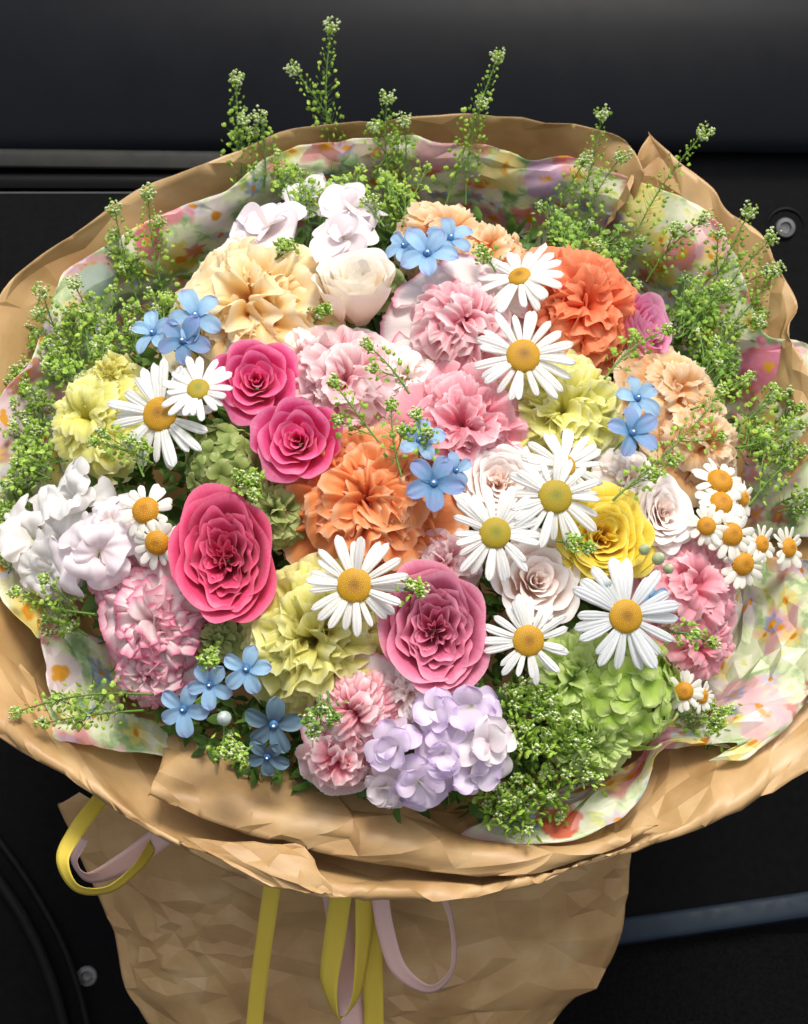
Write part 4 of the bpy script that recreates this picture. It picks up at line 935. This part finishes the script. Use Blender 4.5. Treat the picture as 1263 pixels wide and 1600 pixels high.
# leaves filling the depth between the stems
def foliage():
    V, F = [], []; rnd = random.Random(5)
    for i in range(6500):
        a = rnd.uniform(0, 6.283); rr = RD * .9 * math.sqrt(rnd.random()); w = HD * math.sqrt(max(0, 1 - (rr / RD / 1.05) ** 2)) - rnd.uniform(100, 180)
        c = OO + UU * rr * math.cos(a) + VV * rr * math.sin(a) + AX * w
        d = (Vector((rnd.gauss(0, 1), rnd.gauss(0, 1), rnd.gauss(0, .6))) + (c - OO).normalized() * .8).normalized(); s = d.orthogonal().normalized(); s.rotate(Matrix.Rotation(rnd.uniform(0, 6.28), 3, d)); z = d.cross(s)
        l = rnd.uniform(22, 46); wd = l * rnd.uniform(.16, .3); o = len(V)
        V += [c, c + d * l * .35 + s * wd, c + d * l * .4 + z * wd * .35, c + d * l * .35 - s * wd, c + d * l * .75 + s * wd * .7 - z * 2, c + d * l * .78, c + d * l * .75 - s * wd * .7 - z * 2, c + d * l - z * 6]
        F += [(o, o+1, o+2), (o, o+2, o+3), (o+1, o+4, o+5, o+2), (o+2, o+5, o+6, o+3), (o+4, o+7, o+5), (o+5, o+7, o+6)]
    me = mesh_of('foliage', [Wm(v) for v in V], F); return tag(link('foliage', me, None, M_leaf), 'dark green leaves in the gaps under the flowers', 'foliage', kind='stuff')
foliage()

#@PAPER
pw = lambda pts: [on_plane(x, y, w) for x, y, w in pts]
pd = lambda pts: [P(x, y, d) for x, y, d in pts]
# outer kraft collar, from the lower left round the top to the lower right
outer = [(-40, 1130, 0), (-75, 980, 20), (-70, 780, 30), (-40, 600, 30), (-6, 470, 30), (60, 402, 25), (140, 348, 20), (222, 293, 20), (300, 262, 20), (370, 238, 15), (440, 205, 20), (500, 196, 15), (600, 188, 20), (722, 177, 20), (850, 190, 20), (955, 206, 20), (992, 232, 25), (1010, 268, 25)]
mid = [(30, 1120, -50), (0, 960, -35), (0, 780, -30), (18, 620, -30), (60, 500, -30), (110, 430, -30), (190, 375, -30), (262, 325, -30), (330, 290, -30), (400, 262, -30), (465, 240, -35), (520, 226, -35), (610, 220, -35), (722, 213, -35), (835, 228, -35), (925, 250, -35), (960, 290, -35), (985, 320, -30)]
inn = [(120, 1080, -150), (110, 940, -150), (110, 800, -150), (125, 660, -150), (150, 560, -150), (200, 500, -150), (260, 450, -150), (320, 400, -150), (380, 360, -150), (440, 330, -150), (500, 310, -150), (550, 300, -150), (620, 295, -150), (722, 290, -150), (820, 300, -150), (890, 330, -150), (920, 370, -150), (950, 390, -150)]
sheet('kraft_paper_collar', [pw(inn), pw(mid), pw(outer)], KRAFT, 'brown kraft paper collar running from the left round the top of the bouquet', 'wrapping paper', nu=300, amp=17, cell=(40, 180), seed=2, aniso=.5)
o2 = [(985, 300, 5), (996, 240, 5), (1016, 210, 0), (1016, 210, 0), (1060, 252, 0), (1112, 292, 5), (1135, 325, 10), (1190, 368, 15), (1218, 420, 20), (1247, 478, 20), (1232, 522, 25), (1275, 600, 20), (1320, 760, 20), (1340, 900, 20), (1330, 1060, 20)]
m2 = [(960, 340, -40), (975, 310, -40), (1010, 280, -40), (1040, 300, -40), (1080, 340, -40), (1110, 380, -40), (1150, 420, -35), (1175, 470, -35), (1190, 520, -35), (1205, 570, -35), (1225, 660, -40), (1250, 780, -40), (1260, 920, -40), (1250, 1060, -40)]
i2 = [(900, 420, -150), (920, 410, -150), (950, 410, -150), (980, 430, -150), (1010, 460, -150), (1040, 490, -150), (1070, 530, -150), (1090, 570, -150), (1110, 610, -150), (1120, 660, -150), (1130, 740, -150), (1140, 830, -150), (1150, 940, -150), (1150, 1050, -150)]
sheet('kraft_paper_collar', [pw(i2), pw(m2), pw(o2)], KRAFT, 'crumpled kraft paper with a pointed corner at the right of the bouquet', 'wrapping paper', nu=240, amp=15, cell=(28, 95), seed=6)
# printed paper inside it
po = [(60, 1000, 5), (-15, 900, 5), (-30, 760, 10), (-12, 640, 10), (50, 560, 0), (72, 500, -5), (100, 428, -5), (185, 372, -5), (265, 330, -5), (350, 300, -5), (420, 246, -8), (480, 226, -5), (560, 218, -5), (640, 212, -5), (680, 222, -5), (770, 228, -5), (830, 252, -5), (890, 244, -5), (950, 268, -5), (1050, 300, 0), (1110, 335, 0), (1150, 400, 5), (1175, 470, 5), (1200, 525, 10), (1270, 545, 15), (1300, 680, 15), (1300, 840, 15)]
pm = [(110, 960, -60), (60, 880, -60), (50, 770, -60), (60, 680, -60), (90, 600, -60), (120, 540, -60), (150, 480, -60), (220, 430, -60), (290, 385, -60), (360, 345, -60), (430, 300, -60), (490, 280, -60), (560, 270, -60), (635, 265, -60), (690, 270, -60), (765, 280, -60), (825, 300, -60), (880, 305, -60), (930, 330, -60), (1000, 370, -60), (1050, 410, -60), (1090, 460, -60), (1110, 520, -60), (1140, 570, -60), (1190, 620, -60), (1210, 720, -60), (1220, 840, -60)]
pi_ = [(200, 920, -230), (170, 860, -230), (170, 770, -230), (180, 700, -230), (200, 640, -230), (230, 580, -230), (260, 540, -230), (310, 490, -230), (360, 450, -230), (410, 420, -230), (470, 390, -230), (520, 370, -230), (580, 360, -230), (640, 355, -230), (700, 360, -230), (750, 370, -230), (800, 385, -230), (850, 400, -230), (890, 420, -230), (930, 450, -230), (970, 490, -230), (1000, 530, -230), (1020, 580, -230), (1040, 620, -230), (1060, 680, -230), (1080, 760, -230), (1080, 850, -230)]
sheet('printed_flower_paper', [pw(pi_), pw(pm), pw(po)], PRINT, 'glossy flower printed paper lining the collar round the left, top and right', 'printed paper', nu=320, amp=8, cell=(20, 80), seed=11, crease=17, thick=.4)
# lower right printed paper
sheet('printed_flower_paper', [pw([(1150, 830, -120), (1120, 960, -120), (1060, 1040, -110), (1010, 1080, -100), (960, 1120, -90)]), pw([(1210, 870, -50), (1190, 980, -40), (1130, 1080, -40), (1060, 1110, -40), (990, 1170, -45)]),
    pw([(1275, 880, 10), (1275, 1010, 30), (1255, 1090, 30), (1195, 1130, 25), (1150, 1160, 20)]), pw([(1300, 950, 25), (1290, 1060, 20), (1215, 1140, 20), (1165, 1186, 15), (1105, 1190, 10)])], PRINT,
    'crumpled pale printed paper at the right under the pink carnations', 'printed paper', nu=150, nv=60, amp=13, cell=(20, 65), aniso=.9, seed=21, thick=.4, uvo=(900, 340))
sheet('printed_flower_paper', [pw([(1060, 1120, -40), (1040, 1130, -30), (980, 1200, -30), (930, 1210, -40)]), pw([(1110, 1150, -25), (1042, 1145, 0), (990, 1225, 5), (935, 1245, 0), (850, 1290, -5), (730, 1296, -20)]),
    pw([(1150, 1170, -10), (1040, 1165, 15), (1000, 1250, 10), (960, 1285, 8), (880, 1315, 8), (735, 1322, 0)])], PRINT,
    'printed paper flap with a red flower at the bottom right above the kraft rim', 'printed paper', nu=120, amp=9, cell=(18, 50), seed=25, thick=.4, uvo=(200, 900))
# lower left printed corner and strip
sheet('printed_flower_paper', [pw([(200, 1040, -60), (190, 1090, -60), (180, 1150, -60)]), pw([(160, 1000, -30), (120, 1080, -30), (110, 1130, -30)]), pw([(58, 962, 0), (72, 1040, 5), (82, 1110, 0)])], PRINT,
    'white and pink printed paper corner sticking up at the lower left', 'printed paper', nu=60, nv=50, amp=7, cell=(14, 40), seed=31, thick=.4, uvo=(430, 130))
sheet('printed_flower_paper', [pw([(60, 1090, -50), (200, 1115, -50), (320, 1150, -40), (420, 1200, -40), (520, 1240, -45)]), pw([(85, 1155, -15), (180, 1172, -15), (270, 1182, -20), (400, 1212, -20), (500, 1246, -25)])], PRINT,
    'strip of pink and violet printed paper along the lower left kraft rim', 'printed paper', nu=160, nv=16, amp=5, cell=(16, 40), seed=35, thick=.4, uvo=(560, 820))
# the deep cone of paper the stems stand in, behind the collar
def ring(rr, w): return [OO + (UU * math.cos(a) + VV * math.sin(a)) * rr + AX * w for a in [2 * math.pi * k / 24 for k in range(25)]]
sheet('kraft_paper_cone', [ring(90, -620), ring(330, -420), ring(500, -190), ring(575, -95)], KRAFT, 'deep inner cone of kraft paper around the flower stems, seen in the gaps', 'wrapping paper', nu=200, nv=40, amp=10, cell=(50, 120), seed=71)
# bottom kraft folds
sheet('kraft_paper_fold', [pw([(228, 1130, -70), (330, 1150, -70), (450, 1190, -70), (560, 1230, -70), (700, 1265, -70), (860, 1280, -70), (930, 1270, -70)]),
    pw([(255, 1172, -20), (350, 1178, -20), (440, 1198, -15), (520, 1240, -15), (640, 1270, -15), (740, 1308, -15), (900, 1315, -15), (960, 1300, -15)]),
    pw([(238, 1228, 25), (330, 1240, 30), (430, 1268, 35), (520, 1290, 38), (640, 1315, 38), (760, 1330, 35), (880, 1328, 25), (1030, 1290, 15)]),
    pw([(232, 1244, 20), (330, 1284, 20), (430, 1312, 20), (520, 1334, 20), (640, 1358, 20), (740, 1368, 20), (850, 1362, 15), (950, 1310, 10)])], KRAFT,
    'inner fold of kraft paper tucked under the flowers at the bottom', 'wrapping paper', nu=220, nv=44, amp=18, cell=(24, 115), aniso=.42, rag=4, seed=41)
sheet('kraft_paper_fold', [pw([(-30, 900, -60), (10, 1000, -60), (80, 1090, -70), (160, 1130, -80), (250, 1175, -90), (400, 1250, -100), (600, 1310, -100), (800, 1310, -100), (950, 1190, -100), (1050, 1110, -100), (1150, 1060, -90), (1290, 980, -60)]),
    pw([(-35, 1010, -20), (20, 1075, -20), (110, 1165, -25), (200, 1245, -30), (290, 1305, -30), (430, 1335, -30), (600, 1365, -30), (780, 1370, -30), (930, 1325, -25), (1040, 1270, -15), (1130, 1210, -5), (1290, 1090, 0)]),
    pw([(-40, 1090, 15), (10, 1135, 15), (100, 1195, 15), (210, 1270, 15), (320, 1330, 15), (440, 1362, 15), (600, 1385, 15), (780, 1384, 15), (930, 1340, 15), (1060, 1290, 20), (1170, 1235, 20), (1290, 1140, 25)]),
    pw([(-40, 1130, 5), (8, 1160, 5), (100, 1214, 5), (215, 1290, 5), (335, 1350, 5), (440, 1390, 5), (600, 1409, 5), (770, 1400, 5), (900, 1357, 5), (1060, 1307, 8), (1180, 1252, 10), (1290, 1190, 10)])], KRAFT,
    'outer rim of kraft paper sweeping under the whole bouquet', 'wrapping paper', nu=320, nv=44, amp=17, cell=(26, 130), aniso=.38, rag=4, seed=45)
sheet('kraft_paper_fold', [pw([(285, 1308, 22), (380, 1316, 28), (470, 1322, 28), (490, 1352, 25)]), pw([(340, 1340, 30), (400, 1352, 36), (460, 1366, 36), (515, 1380, 28)]), pw([(420, 1384, 24), (450, 1390, 26), (480, 1394, 26), (520, 1398, 22)])], KRAFT,
    'small crumpled kraft paper flap on the rim at the bottom left', 'wrapping paper', nu=80, nv=36, amp=8, cell=(14, 44), seed=51)
# left inner band and lower body of the wrap
sheet('kraft_paper_skirt', [pd([(88, 1250, 2710), (200, 1250, 2610), (420, 1290, 2540), (640, 1310, 2520), (840, 1300, 2550), (990, 1270, 2670)]),
    pd([(128, 1345, 2750), (230, 1350, 2640), (430, 1370, 2580), (640, 1380, 2560), (830, 1370, 2590), (984, 1350, 2710)]),
    pd([(172, 1440, 2790), (260, 1450, 2700), (440, 1460, 2640), (640, 1470, 2620), (820, 1470, 2650), (972, 1450, 2750)]),
    pd([(198, 1550, 2810), (290, 1555, 2730), (450, 1560, 2680), (640, 1565, 2660), (800, 1560, 2690), (938, 1530, 2770)]),
    pd([(262, 1640, 2850), (330, 1650, 2790), (460, 1660, 2740), (640, 1660, 2730), (780, 1650, 2750), (862, 1600, 2800)]),
    pd([(300, 1780, 2890), (360, 1780, 2850), (480, 1790, 2810), (620, 1790, 2800), (740, 1780, 2820), (800, 1760, 2870)])], KRAFT,
    'lower body of the kraft wrap below the rim, creased and tapering down', 'wrapping paper', nu=160, nv=100, amp=21, cell=(26, 150), aniso=.8, rag=12, seed=63, crease=14)

# ------------------------------------------------------------------ ribbons
def ribbon_mat(name, c):
    m, nt = newmat(name); uv = N(nt, 'ShaderNodeUVMap'); mp = N(nt, 'ShaderNodeMapping'); mp.inputs['Scale'].default_value = (140, 6, 1); L(nt, uv.outputs[0], mp.inputs[0])
    nz = N(nt, 'ShaderNodeTexNoise', Scale=1.0, Detail=2.0); L(nt, mp.outputs[0], nz.inputs['Vector'])
    hv = N(nt, 'ShaderNodeHueSaturation'); hv.inputs['Color'].default_value = lin(c); mr = N(nt, 'ShaderNodeMapRange'); mr.inputs[3].default_value = .88; mr.inputs[4].default_value = 1.06; L(nt, nz.outputs[0], mr.inputs[0]); L(nt, mr.outputs[0], hv.inputs['Value'])
    pr = N(nt, 'ShaderNodeBsdfPrincipled', Roughness=.38); pr.inputs['Specular IOR Level'].default_value = .45; L(nt, hv.outputs[0], pr.inputs['Base Color'])
    tr = N(nt, 'ShaderNodeBsdfTranslucent'); L(nt, hv.outputs[0], tr.inputs[0]); mx = N(nt, 'ShaderNodeMixShader'); mx.inputs[0].default_value = .2; L(nt, pr.outputs[0], mx.inputs[1]); L(nt, tr.outputs[0], mx.inputs[2])
    o = N(nt, 'ShaderNodeOutputMaterial'); L(nt, mx.outputs[0], o.inputs[0]); return m
RY = ribbon_mat('yellow satin ribbon', '#e2c94e'); RP = ribbon_mat('pink satin ribbon', '#e8c2b8')
def ribbon(pts, width, twist, mat, label, seed=1, n=70):
    """pts (px, py, d); twist in degrees per station turns the band about its run"""
    C = catmull([P(x, y, d) for x, y, d in pts], n); tw = np.interp(np.linspace(0, 1, n), np.linspace(0, 1, len(twist)), twist)
    T = np.gradient(C, axis=0); V, uv = [], []
    for i, (c, t) in enumerate(zip(C, T)):
        t = Vector(t).normalized(); s = t.cross(Vector((0, 0, 1))); s = s.normalized() if s.length > 1e-3 else Vector((1, 0, 0)); s.rotate(Matrix.Rotation(math.radians(tw[i]), 3, t))
        z = t.cross(s)
        for k in range(5):
            q = (k / 4 - .5); V.append(Vector(c) + s * q * width + z * 1.2 * (1 - 4 * q * q)); uv.append((k / 4, i / n * 5))
    cw = Wm(C.mean(0)); me = mesh_of('ribbon', [Wm(v) - cw for v in V], grid_faces(5, n), uv); o = link('ribbon', me, None, mat); o.location = cw
    so = o.modifiers.new('thickness', 'SOLIDIFY'); so.thickness = .6 * S
    return tag(o, label, 'ribbon')
ribbon([(160, 1245, 2440), (118, 1300, 2400), (98, 1345, 2370), (120, 1388, 2370), (170, 1390, 2380), (215, 1355, 2400), (240, 1320, 2430)], 26, [0, 10, 25, 45, 55, 55, 50], RY, 'yellow ribbon loop hanging at the left under the kraft rim')
ribbon([(130, 1310, 2440), (116, 1345, 2430), (140, 1372, 2425), (195, 1348, 2425), (262, 1300, 2440)], 36, [55, 62, 35, 5, 0], RP, 'pink ribbon loop inside the yellow loop at the left')
ribbon([(428, 1370, 2400), (416, 1450, 2430), (404, 1540, 2490), (394, 1640, 2560)], 27, [0, 8, -5, 5], RY, 'straight yellow ribbon tail left of the others')
ribbon([(534, 1390, 2395), (524, 1460, 2420), (514, 1540, 2450), (530, 1592, 2470), (556, 1560, 2455), (568, 1480, 2430), (572, 1390, 2400)], 34, [0, 5, 30, 80, 60, 40, 20], RY, 'yellow ribbon loop hanging in the middle')
ribbon([(578, 1400, 2440), (582, 1490, 2470), (584, 1570, 2510), (585, 1660, 2560)], 32, [0, -8, 8, 0], RY, 'yellow ribbon tail behind the middle loop')
ribbon([(522, 1395, 2435), (536, 1480, 2475), (548, 1570, 2520), (556, 1660, 2560)], 38, [0, 10, -10, 0], RP, 'pink ribbon tail behind the middle yellow loop')
ribbon([(592, 1385, 2400), (602, 1450, 2410), (624, 1515, 2420), (672, 1546, 2425), (708, 1512, 2425), (706, 1440, 2430), (688, 1385, 2430)], 27, [0, 0, 10, 40, 70, 75, 70], RP, 'pink ribbon loop at the right of the middle')
print('objects', len(bpy.data.objects), 'tris', sum(len(m.polygons) for m in bpy.data.meshes) * 2)
